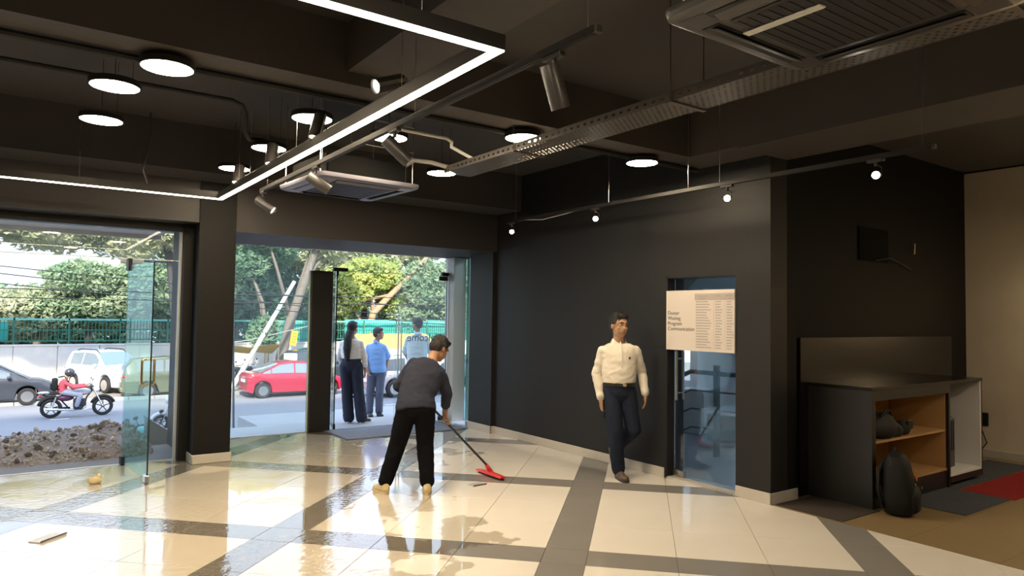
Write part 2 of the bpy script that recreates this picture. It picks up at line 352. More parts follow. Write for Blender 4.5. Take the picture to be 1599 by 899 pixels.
for (a0, a1, ga) in bands(4.68-2.1*6, -9, 15):
    for (b0, b1, gb) in bands(-0.65-2.1*8, -12, 9):
        g = 1 if (ga or gb) else 0; h = 0.0016
        cs = [(a0+h, b0+h), (a0+h, b1-h), (a1-h, b1-h), (a1-h, b0+h)]
        full = [((ta*a+tb*b).x, (ta*a+tb*b).y) for a, b in cs]
        cx = sum(p[0] for p in full)/4; cy = sum(p[1] for p in full)/4
        ymax = 8.56 if cx < 1.9 else 9.50
        p = full
        for nx, ny, d in ((1, 0, 5.497), (-1, 0, 6.15), (0, 1, ymax), (0, -1, 5.15)):
            p = clip(p, nx, ny, d)
            if len(p) < 3: break
        if len(p) < 3: continue
        area = abs(sum(p[i][0]*p[(i+1) % len(p)][1]-p[(i+1) % len(p)][0]*p[i][1] for i in range(len(p))))/2
        if area < 0.0015: continue
        dep = cx*sin(YAW)+cy*cos(YAW); lat = cx*cos(YAW)-cy*sin(YAW)
        if dep > 3.6 and abs(lat) < dep*0.80+0.5:
            if len(p) == 4 and abs(area-(a1-a0-2*h)*(b1-b0-2*h)) < 1e-6:
                key = (round(a1-a0, 2), round(b1-b0, 2))
                if key not in tile_cache:
                    mb = MB(); tile_poly(mb, [(x-cx, y-cy) for x, y in full]); tile_cache[key] = mb.mesh('tile')
                me = tile_cache[key]
                if (key, g) not in tile_cache:
                    m2 = me.copy(); m2.materials.append(TILEG if g else TILEW); tile_cache[(key, g)] = m2
                o = bpy.data.objects.new('tile', tile_cache[(key, g)]); COL.objects.link(o); o.location = (cx, cy, 0); o.parent = fl
            else:
                mb = MB(); tile_poly(mb, p); ob('tile', mb, TILEG if g else TILEW, fl)
        else: tile_poly(rest[g], p)
ob('tile_field', rest[0], TILEW, fl, kind='stuff'); ob('tile_field', rest[1], TILEG, fl, kind='stuff')
# ---- alcove floor: tan laminate boards and carpet squares
for i in range(9):
    y0 = 3.85-0.62*(i+1)
    for j, (x0, x1) in enumerate(((5.503, 7.0), (7.0, 8.4), (8.4, 9.7))):
        ob('floor_board', MB().box(x0+0.002, x1-0.001, y0+0.001, y0+0.619, -0.006, 0.0), LAMIN, fl)
def carpet(x0, x1, y0, y1, m): ob('carpet_tile', MB().rbox(x0, x1, y0, y1, 0.0, 0.007, 0.003, 1), m, fl)
carpet(5.53, 6.14, 3.11, 3.72, CARPD)
for (x0, y0, m) in ((6.60, 2.63, CARPB), (7.08, 2.63, CARPB), (7.56, 2.60, CARPR), (8.05, 2.60, CARPR), (8.54, 2.60, CARPR), (9.03, 2.60, CARPR),
                    (6.60, 3.10, CARPB), (7.08, 3.10, CARPB), (7.56, 3.08, CARPB), (8.05, 3.08, CARPB), (8.54, 3.08, CARPB), (9.03, 3.08, CARPB), (8.54, 2.12, CARPR), (9.03, 2.12, CARPR)):
    carpet(x0+0.002, x0+0.478, y0+0.002, y0+0.468, m)
# ---- walls
struct('wall_right', MB().box(WX, 5.75, 4.98, 8.14, -0.1, CZ).box(WX, 5.75, 3.75, 4.12, -0.1, CZ).box(WX, 5.75, 4.12, 4.98, 2.065, CZ).box(5.45, 5.76, 8.14, 8.73, -0.1, CZ), NAVYWALL)
struct('wall_alcove', MB().box(5.75, 5.90, 3.75, 4.05, -0.1, CZ).box(5.90, 9.72, 3.84, 4.05, -0.1, CZ), BLACKWALL)
struct('wall_beige', MB().box(9.70, 9.9, -5.2, 4.0, -0.1, 3.50), BEIGE)
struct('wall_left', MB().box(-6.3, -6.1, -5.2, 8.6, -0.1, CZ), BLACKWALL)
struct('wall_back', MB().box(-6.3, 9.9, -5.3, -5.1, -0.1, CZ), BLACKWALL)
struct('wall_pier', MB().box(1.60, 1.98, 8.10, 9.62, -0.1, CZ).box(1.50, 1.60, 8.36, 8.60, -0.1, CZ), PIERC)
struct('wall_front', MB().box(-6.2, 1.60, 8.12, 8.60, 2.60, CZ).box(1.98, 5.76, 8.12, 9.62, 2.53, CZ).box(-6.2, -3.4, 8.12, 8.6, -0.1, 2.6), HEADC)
struct('trim_1', MB().box(-3.4, 1.50, 8.42, 8.58, 2.515, 2.60), BLK, label='dark header bar over the left glazing')
# ---- baseboards
def skirt(name, segs, h=0.10):
    mb = MB()
    for x0, x1, y0, y1 in segs: mb.rbox(x0, x1, y0, y1, 0.0, h, 0.004, 1)
    struct(name, mb, SKIRT)
skirt('baseboard_right', [(WX-0.014, WX, 4.985, 8.126), (5.436, 5.45, 8.126, 8.73), (5.436, WX, 8.126, 8.14), (WX-0.014, WX, 3.735, 4.115), (WX-0.014, 5.90, 3.735, 3.75), (5.90, 6.14, 3.825, 3.84)])
skirt('baseboard_pier', [(1.588, 1.994, 8.086, 8.10), (1.586, 1.60, 8.086, 8.36), (1.98, 1.994, 8.10, 9.4)])
skirt('baseboard_beige', [(9.686, 9.70, -5.0, 3.83)])
# ---- ceiling and beams
struct('ceiling', MB().box(-6.3, 9.9, -5.3, 9.62, CZ, CZ+0.2), CEIL)
struct('trim_2', MB().box(-6.1, 5.50, 4.27, 4.66, 3.12, CZ), BEAMC, label='ceiling beam running across the room')
struct('trim_3', MB().box(1.70, 2.16, -5.1, 4.27, 3.20, CZ), BEAMC, label='ceiling beam running towards the camera')
struct('trim_4', MB().box(5.02, 5.74, -5.1, 3.74, 3.10, CZ).box(5.02, 5.49, 3.74, 4.27, 3.12, CZ), BEAMC, label='ceiling beam over the alcove edge')
struct('trim_5', MB().box(-6.1, 5.50, 7.55, 8.12, 3.05, CZ), CEIL, label='ceiling beam along the facade')
struct('trim_6', MB().tube([(-6.0, 4.54, 3.095), (5.45, 4.54, 3.095)], 0.022, 8), BLKM, label='black conduit under the ceiling beam')
# unseen storeys added above, tall enough to shade the road, and the outside skin
struct('wall_unseen_upper_floors', MB().box(-14, 10.2, -6, 8.0, CZ+0.2, 13.5), CONCD)
struct('wall_outside_east', MB().box(9.92, 12, -6, 4.05, -2.0, 3.7).box(-14, -6.3, -6, 9.3, -2.0, 3.7), CONCD)
struct('trim_7', MB().box(-6, 5.76, 9.62, 10.15, 2.66, 2.86).box(-6, 1.5, 8.60, 9.9, 2.60, 2.66).box(-6, 1.5, 9.9, 9.96, 2.55, 2.86), OFFW, label='pale canopy edge above the entrance outside')
# ================================================================ facade glass
def pane(x0, x1, y0, y1, z0, z1, m, parent, name='pane', bev=0.0): return ob(name, MB().box(x0, x1, y0, y1, z0, z1), m, parent)
# left glazing: fixed sidelight, transom, open leaf (the doorway left of it stands open)
w1 = struct('window_1', MB().box(1.475, 1.50, 8.47, 8.53, 0.0, 2.515).box(-3.4, 1.50, 8.485, 8.515, -0.004, 0.006), ALU, label='aluminium channel of the left glazing')
pane(0.985, 1.475, 8.494, 8.506, 0.006, 2.19, GLASS, w1)
pane(-1.30, 1.475, 8.494, 8.506, 2.196, 2.513, GLASSTR, w1, 'transom_pane')
pane(-3.38, -1.31, 8.494, 8.506, 2.196, 2.513, GLASSTR, w1, 'transom_pane')
ob('glass_joint', MB().box(-3.3, 1.475, 8.490, 8.510, 2.189, 2.196), mat('pale_glass_joint', (0.75, 0.80, 0.74), 0.3), w1)
pane(-3.38, -1.32, 8.494, 8.506, 0.006, 2.19, GLASS, w1)
d1 = bpy.data.objects.new('door_1', None); COL.objects.link(d1); d1.location = (0.975, 8.50, 0); d1['kind'] = 'structure'; d1['label'] = 'glass door leaf standing open inwards, brass pull handle'
d1.rotation_euler = (0, 0, math.atan2(-1.07, 0.10))
ob('pane', MB().box(0.03, 1.068, -0.006, 0.006, 0.03, 2.11), GLASST, d1)
ob('glass_edge', MB().box(1.066, 1.076, -0.007, 0.007, 0.03, 2.11), GEDGE, d1)
ob('pivot_fitting', MB().rbox(0.0, 0.10, -0.018, 0.018, 0.004, 0.10, 0.005, 1), BLK, d1)
ob('floor_lock', MB().rbox(0.985, 1.08, -0.018, 0.018, 0.004, 0.075, 0.005, 1), STEEL, d1)
ob('top_fitting', MB().rbox(0.0, 0.12, -0.018, 0.018, 2.06, 2.19, 0.005, 1), BLK, d1)
for sgn in (1, -1):
    y = 0.055*sgn
    ob('handle', MB().tube([(0.98, 0.007*sgn, 1.17), (0.98, y*0.7, 1.17), (0.975, y, 1.155), (0.972, y, 1.1), (0.972, y, 0.98), (0.975, y, 0.935), (0.98, y*0.7, 0.92), (0.98, 0.007*sgn, 0.92)], 0.012, 8), BRASS, d1, 'auto')
# entrance glazing
w2 = struct('window_2', MB().box(1.98, 3.33, 9.505, 9.535, -0.004, 0.008).box(1.98, 2.0, 9.50, 9.54, 0, 2.53), ALU)
pane(2.0, 3.33, 9.514, 9.526, 0.008, 2.525, GLASS, w2)
pane(3.332, 4.36, 9.514, 9.526, 2.245, 2.525, GLASS, w2, 'transom_pane'); pane(4.364, 5.53, 9.514, 9.526, 2.245, 2.525, GLASS, w2, 'transom_pane')
ob('glass_edge', MB().box(3.318, 3.332, 9.505, 9.535, 0.008, 2.225), mat('pale_green_glass_edge', (0.62, 0.72, 0.48), 0.3), w2)
ob('glass_joint', MB().box(3.66, 5.53, 9.510, 9.530, 2.238, 2.245), mat('pale_glass_joint2', (0.62, 0.72, 0.70), 0.3), w2)
pane(3.64, 3.70, 9.514, 9.526, 0.008, 2.24, GLASS, w2, 'sidelight_pane')
struct('trim_8', MB().rbox(3.335, 3.635, 9.45, 9.60, 0.0, 2.225, 0.006, 1), BLK, label='tall black panel between fixed glass and entrance door')
w3 = struct('window_3', MB().box(5.735, 5.75, 8.73, 9.33, 0, 0.02).box(5.735, 5.75, 8.73, 9.33, 2.51, 2.53), ALU)
pane(5.736, 5.748, 8.73, 9.33, 0.02, 2.51, GLASST, w3)
ob('patch_fitting', MB().rbox(5.72, 5.76, 8.95, 9.03, 0.02, 0.10, 0.004, 1), STEEL, w3)
struct('trim_9', MB().rbox(5.53, 5.75, 9.33, 9.60, 0.0, 2.53, 0.006, 1), ALU, label='pale aluminium box post beside the entrance door')
def entrance_leaf(name, px, ang, mirror, label):
    d = bpy.data.objects.new(name, None); COL.objects.link(d); d.location = (px, 9.52, 0); d.rotation_euler = (0, 0, ang); d['kind'] = 'structure'; d['label'] = label
    s = -1 if mirror else 1
    def bx(a, b, *r): return MB().box(min(a*s, b*s), max(a*s, b*s), *r)
    ob('pane', bx(0.01, 0.885, -0.006, 0.006, 0.012, 2.235), GLASS, d)
    ob('glass_edge', bx(0.0, 0.010, -0.007, 0.007, 0.012, 2.235), GEDGE, d)
    ob('bottom_fitting', bx(0.0, 0.12, -0.018, 0.018, 0.006, 0.075), BLK, d)
    ob('top_fitting', bx(0.0, 0.14, -0.02, 0.02, 2.17, 2.235), BLK, d)
    for sg in (1, -1):
        y = 0.05*sg; x = 0.80*s
        h = ob('handle', MB().tube([(x, y, 0.55), (x, y, 1.66)], 0.011, 8), STEEL, d, 'auto')
        ob('standoff', MB().cyl((x, 0, 0.75), (x, y, 0.75), 0.008, 8).cyl((x, 0, 1.45), (x, y, 1.45), 0.008, 8), STEEL, h)
    return d
d2 = entrance_leaf('door_2', 3.72, math.atan2(0.85, 0.215), False, 'glass entrance leaf swung open outwards, seen almost edge on')
d3 = entrance_leaf('door_3', 5.515, 0.0, True, 'closed glass entrance leaf with welcome lettering')
text_mesh('Welcome', 0.165, mat('grey_vinyl_lettering', (0.30, 0.31, 0.33), 0.6), d3, frame_mat((-0.02, 0.010, 1.235), (-1, 0, 0), (0, 0, 1)), 'vinyl_lettering', align='LEFT')
ob('hinge_plate', MB().rbox(-0.10, 0.012, -0.03, 0.03, 2.245, 2.30, 0.004, 1), BLK, d3)
struct('trim_10', MB().rbox(3.655, 3.87, 9.49, 9.55, 2.235, 2.285, 0.004, 1), BLK, label='black overpanel fitting above the open leaf')
# ---- door to the stair lobby
d4 = bpy.data.objects.new('door_4', None); COL.objects.link(d4); d4.location = (5.60, 4.98, 0); d4['kind'] = 'structure'; d4['label'] = 'glass door to the stair lobby with steel pull bar'
ob('frame', MB().box(-0.10, 0.15, -0.022, 0.0, 0, 2.065).box(-0.10, 0.15, -0.86, 0.0, 2.045, 2.065), BLK, d4)
ob('pane', MB().box(-0.006, 0.006, -0.845, -0.035, 0.02, 2.04), GLASSD, d4)
ob('pivot_fitting', MB().rbox(-0.02, 0.02, -0.17, -0.03, 0.008, 0.085, 0.004, 1), STEEL, d4)
ob('floor_spring_cover', MB().rbox(-0.12, -0.06, -0.83, -0.66, 0.0, 0.012, 0.004, 1), STEEL, d4)
for sx_ in (-1, 1):
    h = ob('handle', MB().tube([(0.05*sx_, -0.10, 0.80), (0.05*sx_, -0.10, 1.30)], 0.015, 10), STEEL, d4, 'auto')
    ob('standoff', MB().cyl((0, -0.10, 0.87), (0.05*sx_, -0.10, 0.87), 0.009, 8).cyl((0, -0.10, 1.22), (0.05*sx_, -0.10, 1.22), 0.009, 8), STEEL, h)
struct('trim_11', MB().box(5.50, 5.62, 4.12, 4.98, -0.004, 0.018), SKIRT, label='stone threshold of the lobby door')
# ================================================================ stair lobby behind that door
LOBF = mat('grey_lobby_floor', (0.20, 0.21, 0.22), 0.4, var=0.1, vscale=3)
struct('floor_lobby', MB().box(5.75, 10.2, 4.05, 9.3, -0.1, 0.0), LOBF)
struct('wall_lobby', MB().box(5.76, 10.2, 4.05, 4.12, 0, 3.5).box(5.76, 10.2, 9.25, 9.32, 0, 0.95).box(5.76, 10.2, 9.25, 9.32, 2.7, 3.5).box(5.76, 6.3, 9.25, 9.32, 0.9, 2.7).box(9.6, 10.2, 9.25, 9.32, 0.9, 2.7)
       .box(10.1, 10.2, 4.05, 9.3, 0, 0.5).box(10.1, 10.2, 4.05, 9.3, 2.9, 3.5).box(10.1, 10.2, 4.05, 4.6, 0.4, 3).box(10.1, 10.2, 8.9, 9.3, 0.4, 3).box(8.5, 8.62, 6.35, 7.2, 0, 3.5), OFFW)
w5 = struct('window_4', MB().box(10.12, 10.18, 6.7, 6.76, 0.5, 2.9).box(10.12, 10.18, 4.6, 8.9, 1.7, 1.76), ALU)
pane(10.145, 10.155, 4.6, 8.9, 0.5, 2.9, GLASS, w5)
struct('ceiling_lobby', MB().box(5.76, 10.2, 4.05, 9.3, 3.5, 3.72), OFFW)
# flight rising over the lobby: sloping soffit with steps on top
fl2 = MB(); A_ = frame_mat((7.05, 4.4, 2.70), (0, 1, 0), (0, 0, 1))
fl2.prism([(-0.3, 0.66), (0.0, 0.66), (2.3, -1.26), (2.6, -1.26), (2.6, -1.0), (0.2, 0.9), (-0.3, 0.9)], A_, 1.1)
struct('trim_12', fl2, mat('blue_grey_soffit', (0.34, 0.40, 0.42), 0.7, var=0.1, vscale=3), label='sloping underside of the stair flight in the lobby')
rl = thing('stair_railing', 'dark steel stair railing with four bars behind the lobby glass door', 'railing', (6.55, 5.0, 0))
RAILM = mat('blue_black_rail_paint', (0.05, 0.065, 0.085), 0.4)
for (x, y, h, hw) in ((-0.10, 0.83, 0.92, 0.022), (0.30, 0.40, 1.08, 0.028)):
    ob('post', MB().box(x-hw, x+hw, y-hw, y+hw, 0.0, h), RAILM, rl)
for k in range(4):
    z = 0.98-0.22*k
    ob('handrail' if k == 0 else 'bar', MB().tube([(-0.42, 1.05, z-0.30), (0.10, 0.62, z+0.02), (0.30, 0.40, z), (0.58, 0.02, z-0.02), (0.60, 0.0, z+0.16), (0.76, -0.22, z+0.34)], 0.028 if k == 0 else 0.011, 8), RAILM, rl, 'auto')
bx_ = thing('cardboard_box', 'brown cardboard box on the floor behind the stair railing', 'box', (7.95, 6.1, 0.0), 0.3)
ob('carton', MB().rbox(-0.2, 0.2, -0.2, 0.2, 0, 0.34, 0.01, 1), mat('brown_card', (0.30, 0.22, 0.19), 0.8), bx_); ob('flap', MB().box(-0.2, 0.2, -0.2, -0.02, 0.34, 0.347), mat('brown_card2', (0.34, 0.25, 0.21), 0.8), bx_)
tl0 = thing('added_tube_light', 'added white tube light under the lobby ceiling, unseen behind the notice board', 'light', (7.4, 7.2, 3.40))  # added lamp, out of sight, brightens the stair lobby
ob('batten', MB().rbox(-0.6, 0.6, -0.03, 0.03, 0.04, 0.09, 0.005, 1), WHITE, tl0); ob('tube', MB().tube([(-0.58, 0, 0.015), (0.58, 0, 0.015)], 0.016, 10), mat('lit_tube', (0.9, 0.9, 0.9), 0.5, emit=(0.82, 0.92, 1.0), estr=170), tl0, True)
ub = thing('white_cabinet', 'white cabinet with a blue sign above, deep in the stair lobby', 'cabinet', (8.1, 6.75, 0.0), 0.2)
ob('body', MB().rbox(-0.2, 0.2, -0.2, 0.2, 0, 0.62, 0.01, 1), WHITE, ub); ob('door', MB().rbox(-0.19, 0.19, -0.22, -0.2, 0.04, 0.58, 0.005, 1), OFFW, ub)
tag(ob('lobby_notice', MB().rbox(8.40, 8.49, 6.38, 6.62, 1.18, 1.40, 0.006, 1), mat('blue_notice', (0.10, 0.22, 0.42), 0.5)), 'small blue notice on the white lobby wall', 'notice')
# ================================================================ outside ground
struct('ground_road', MB().box(-60, 90, 13, 30.6, -2.0, -1.80), ASPH)
struct('ground_verge', MB().box(-60, 90, 30.6, 60, -2.0, -1.76), DIRT)
kb = struct('trim_13', MB().box(-60, 90, 30.72, 30.80, -1.9, -1.75), CONC, label='roadside kerb')
for i in range(44): ob('kerb_stone', MB().rbox(-8+i*0.9, -8+i*0.9+0.885, 30.55, 30.72, -1.9, -1.67, 0.015, 1), CONC, kb)
struct('floor_ledge', MB().box(-14, 22, 9.60, 11.0, -2.0, -0.10).box(-14, 1.5, 8.56, 9.6, -0.2, -0.03), CONC, label='concrete ledge outside the glass')
struct('floor_step', MB().box(3.4, 9.0, 11.0, 13.4, -2.0, -0.27), CONC, label='lower entrance step outside')
struct('ground_forecourt', MB().box(-60, 90, 9.3, 13.0, -2.2, -1.82), CONCD)
for (x, y, l) in ((1.02, 26.2, 0.5), (4.6, 24.5, 1.2), (8.0, 30.2, 0.4), (-2.5, 24.5, 1.2), (11.6, 24.5, 1.2), (18.6, 24.5, 1.2)):
    struct('trim_14', MB().box(x, x+l, y, y+0.10, -1.80, -1.797), PLATE, label='white paint dash on the road')
# ================================================================ ceiling fittings
# linear light: one rectangular LED profile hung under the ceiling
ll = thing('linear_led_light', 'black rectangular LED profile light with a glowing white underside', 'light', (1.63, 2.43, 2.75))
XL, YF, HW = -3.4, 4.90, 0.026
def prof(x0, x1, y0, y1): return MB().box(x0, x1, y0, y1, 0.006, 0.072)
for nm, q in (('profile', (XL-HW, HW, -HW, HW)), ('profile', (-HW, HW, HW, YF-HW)), ('profile', (XL-HW, HW, YF-HW, YF+HW)), ('profile', (XL-HW, XL+HW, HW, YF-HW))):
    p_ = ob(nm, prof(*q), BLK, ll)
    ob('diffuser', MB().box(q[0]+0.003, q[1]-0.003, q[2]+0.003, q[3]-0.003, 0.0, 0.006), STRIP, p_)
for (x, y) in ((-0.36, 0), (0, 0.9), (0, 2.6), (0, 4.2), (-1.2, YF), (-2.6, YF), (-2.4, 0)):
    ob('suspension_wire', MB().cyl((x, y, 0.07), (x, y, CZ-2.76), 0.0016, 6), STEEL, ll)
# disc pendants
dp = None
discs = [(0.68, 4.48, 'largest round disc light, nearest the top left corner'), (1.73, 5.0, 'round disc light just above the middle of the glowing diagonal strip'),
         (3.27, 4.48, 'round disc light against the perforated cable tray'), (4.66, 4.52, 'round disc light furthest right, beyond the perforated tray'),
         (1.75, 6.14, 'round disc light left of the far air conditioner, second along the strip'), (1.73, 7.23, 'small round disc light beside the far corner of the LED strip'),
         (0.47, 5.06, 'round disc light on the left, middle of the left three'), (0.48, 6.03, 'round disc light on the left, lowest of the left three'),
         (2.42, 5.15, 'round disc light half hidden behind a tilted spotlight'), (3.45, 6.11, 'small round disc light below the end of the perforated tray')]
for i, (x, y, lb) in enumerate(discs):
    if dp is None:
        dp = thing('disc_light', lb, 'light', (x, y, 3.055), 0, 'round disc lights under the ceiling'); d_ = dp
        ob('housing', MB().lathe([(0.02, 0.044), (0.138, 0.042), (0.15, 0.036), (0.15, 0.0), (0.141, -0.001), (0.141, 0.004), (0.02, 0.004)], 40), BLK, dp, 'auto')
        ob('diffuser', MB().lathe([(0.01, 0.0), (0.139, 0.0), (0.139, 0.004), (0.01, 0.004)], 40), DISC, dp)
        ob('canopy', MB().cyl((0, 0, 0.042), (0, 0, 0.058), 0.05, 20), BLK, dp)
        ob('suspension_wire', MB().cyl((0, 0, 0.05), (0, 0, CZ-3.055), 0.0022, 6).cyl((0.1, 0, 0.04), (0.1, 0, CZ-3.055), 0.0015, 6), BLK, dp)
    else:
        d_ = tree_copy(dp); d_['label'] = lb; d_.location = (x, y, 3.055)
for (x, y, where) in ((1.7, 0.5, 'above the camera, left of the near air conditioner'), (3.3, 0.4, 'right of the near air conditioner, above the frame'), (0.5, 1.6, 'inside the LED rectangle above the frame'), (-1.6, 4.8, 'inside the LED rectangle left of the frame'), (-3.4, 2.0, 'at the near left corner of the LED rectangle'), (1.0, -1.8, 'behind the camera, on the left'), (3.5, -2.0, 'behind the camera, on the right')):
    d_ = tree_copy(dp); d_['label'] = 'added unseen round disc light '+where; d_.location = (x, y, 3.055)  # extra lamps added outside the frame to brighten the room
for (x, y, where) in ((7.2, 0.6, 'over the alcove, nearer the tiled floor'), (8.9, 0.2, 'over the alcove, nearer the beige wall')):
    d_ = tree_copy(dp); d_['label'] = 'added round disc light out of view '+where; d_.location = (x, y, 3.055)  # lamps added out of frame to brighten alcove and beige wall
# track A (right of the strip), track B (left), wall track
def track(name, label, x, y0, y1, z, wires):
    t = thing(name, label, 'light track', (x, y0, z))
    ob('rail', MB().box(-0.017, 0.017, 0, y1-y0, -0.0, 0.033), BLK, t); ob('conductor_slot', MB().box(-0.008, 0.008, 0.01, y1-y0-0.01, -0.002, 0.002), BLKM, t)
    ob('end_cap', MB().rbox(-0.018, 0.018, -0.02, 0.0, -0.001, 0.034, 0.003, 1), GUN, t)
    for yy in wires: ob('suspension_wire', MB().cyl((0, yy-y0, 0.033), (0, yy-y0, CZ-z), 0.0016, 6), STEEL, t)
    return t
track('light_track', 'black lighting track hung beside the diagonal LED strip, four spotlights on it', 1.85, 2.05, 6.70, 2.76, (2.1, 3.6, 5.1, 6.5))
track('light_track', 'black lighting track half hidden behind the diagonal LED strip', 1.745, 3.0, 7.0, 2.885, (3.4, 4.9, 6.7))
track('light_track', 'black lighting track along the dark right wall, lit bulbs below it', 4.98, 2.16, 7.15, 2.79, (2.22, 3.9, 4.25, 5.3, 6.95))
def spot(label, x, y, z, direction, group, lit, L=0.19, R=0.042, c=(0, 0, -0.115)):
    s = thing('track_spotlight', label, 'spotlight', (x, y, z), 0, group)
    d = Vector(direction).normalized(); c = Vector(c)
    up = Vector((0, 0, 1)); sd_ = d.cross(up); sd_ = Vector((1, 0, 0)) if sd_.length < 0.05 else sd_.normalized()
    ob('adaptor', MB().rbox(-0.018, 0.018, -0.06, 0.06, -0.022, 0.0, 0.004, 1), GUN, s)
    ob('stem', MB().cyl((0, 0, -0.02), (0, 0, -0.05), 0.012, 10).tube([Vector((0, 0, -0.045))-sd_*0.012, Vector((c.x*0.5, 0, -0.06))-sd_*(R+0.006), c-sd_*(R+0.006)], 0.004, 6), GUN, s)
    M_ = d.to_track_quat('Z', 'Y').to_matrix().to_4x4(); M_.translation = c-d*L*0.38
    ob('lamp_body', MB().lathe([(0.004, 0), (R*0.92, 0), (R, 0.006), (R, L), (R*0.9, L), (R*0.86, L-0.02), (0.004, L-0.02)], 24, M_), GUN, s, 'auto')
    ob('lamp_face', MB().lathe([(0.003, L-0.019), (R*0.85, L-0.019), (R*0.85, L-0.012), (0.003, L-0.012)], 20, M_), BULB if lit == 2 else WARMEND, s)
    ob('cooling_fin', MB().obox(M_ @ Matrix.Translation((R+0.003, 0, L*0.5)), 0.006, 0.02, L*1.02), STEEL, s)
ga, gb, gw = 'spotlights on the track beside the LED strip', 'spotlights on the track behind the LED strip', 'lit spotlights on the right wall track'
spot('large cylindrical track spotlight hanging alone at the near track end', 1.86, 2.33, 2.76, (0.35, 0.05, -0.80), ga, 0)
spot('tilted cylindrical spotlight overlapping a lit disc light', 1.85, 3.86, 2.76, (0.62, -0.25, -0.6), ga, 0)
spot('tilted cylindrical spotlight in front of the far air conditioner', 1.85, 5.22, 2.76, (0.75, -0.2, -0.5), ga, 0)
spot('lit cylindrical spotlight at the far end of the track, pointing right', 1.85, 6.62, 2.76, (0.60, -0.45, -0.5), ga, 1)
CB_ = (-0.105, 0, 0.035)
spot('spotlight with a pale lit face pointing left above the LED strip', 1.745, 3.52, 2.885, (-0.72, -0.10, -0.30), gb, 1, c=(-0.08, 0, 0.03))
spot('tilted spotlight under the disc light behind the LED strip', 1.745, 4.62, 2.885, (-0.25, -0.2, -0.8), gb, 0, c=CB_)
spot('spotlight below the second disc light behind the LED strip', 1.745, 5.68, 2.885, (-0.15, -0.3, -0.8), gb, 0, c=CB_)
spot('small spotlight below the furthest left disc light', 1.745, 6.70, 2.885, (-0.2, -0.3, -0.8), gb, 0, c=CB_)
toward = lambda y: (-4.98*0.9, -y*0.9, -0.95)
for (y, lb) in ((7.03, 'lit wall track spotlight furthest left, nearest the entrance'), (5.50, 'lit wall track spotlight above the walking man'), (3.82, 'lit wall track spotlight above the lobby door'), (2.54, 'lit wall track spotlight furthest right, before the alcove')):
    spot(lb, 4.98, y, 2.79, toward(y), gw, 2, 0.10, 0.030)
tag(ob('power_cable', MB().tube([(4.98, 7.05, 2.82), (4.97, 6.8, 2.80), (4.97, 6.4, 2.76), (4.97, 6.0, 2.78), (4.98, 5.6, 2.82)], 0.006, 6), GREYW, None, 'auto'), 'thin grey cable sagging along the right wall track', 'cable')
# perforated cable tray
ct_ = thing('cable_tray', 'long perforated grey metal cable tray hung across the ceiling', 'cable tray', (3.27, 0.2, 2.92))
def perforated(x0, x1, y0, y1, z, nx, step, vertical=None):
    """sheet with real slots, built as strips round each slot"""
    mb = MB(); wx = (x1-x0)/nx
    def q(a, b, c, d):
        if vertical is None: mb.add([(a, c, z), (b, c, z), (b, d, z), (a, d, z)], [(0, 1, 2, 3)])
        else: mb.add([(vertical, c, a), (vertical, c, b), (vertical, d, b), (vertical, d, a)], [(0, 1, 2, 3)])
    n = int((y1-y0)/step)
    for i in range(nx):
        a = x0+i*wx; b = a+wx; h0, h1 = a+wx*0.36, b-wx*0.36
        q(a, h0, y0, y1); q(h1, b, y0, y1)
        off = step*0.5*(i % 2)
        y = y0
        for k in range(n+1):
            s0 = y0+k*step+off; s1 = s0+step*0.38
            if s0 > y1: break
            q(h0, h1, y, min(s0, y1)); y = min(s1, y1)
        q(h0, h1, y, y1)
    return mb
ob('tray_base', perforated(-0.14, 0.14, 0, 5.3, 0.0, 9, 0.042), GALV, ct_, kind='stuff')
for xx in (-0.14, 0.14):
    ob('tray_side', perforated(0.0, 0.055, 0, 5.3, 0.0, 1, 0.07, vertical=xx), GALV, ct_); ob('tray_lip', MB().box(xx-0.004 if xx > 0 else xx, xx if xx > 0 else xx+0.004, 0, 5.3, 0.055, 0.058), GALV, ct_)
for yy in (0.9, 2.6, 4.2):
    ob('hanger', MB().box(-0.16, 0.16, yy-0.015, yy+0.015, -0.012, 0.0).cyl((-0.15, yy, 0), (-0.15, yy, CZ-2.92), 0.004, 6).cyl((0.15, yy, 0), (0.15, yy, CZ-2.92), 0.004, 6), GALV, ct_)
for xx in (-0.06, 0.02): ob('cable', MB().tube([(xx, 0.1, 0.02), (xx+0.02, 2.4, 0.022), (xx, 5.2, 0.02)], 0.012, 6), WIRE, ct_)
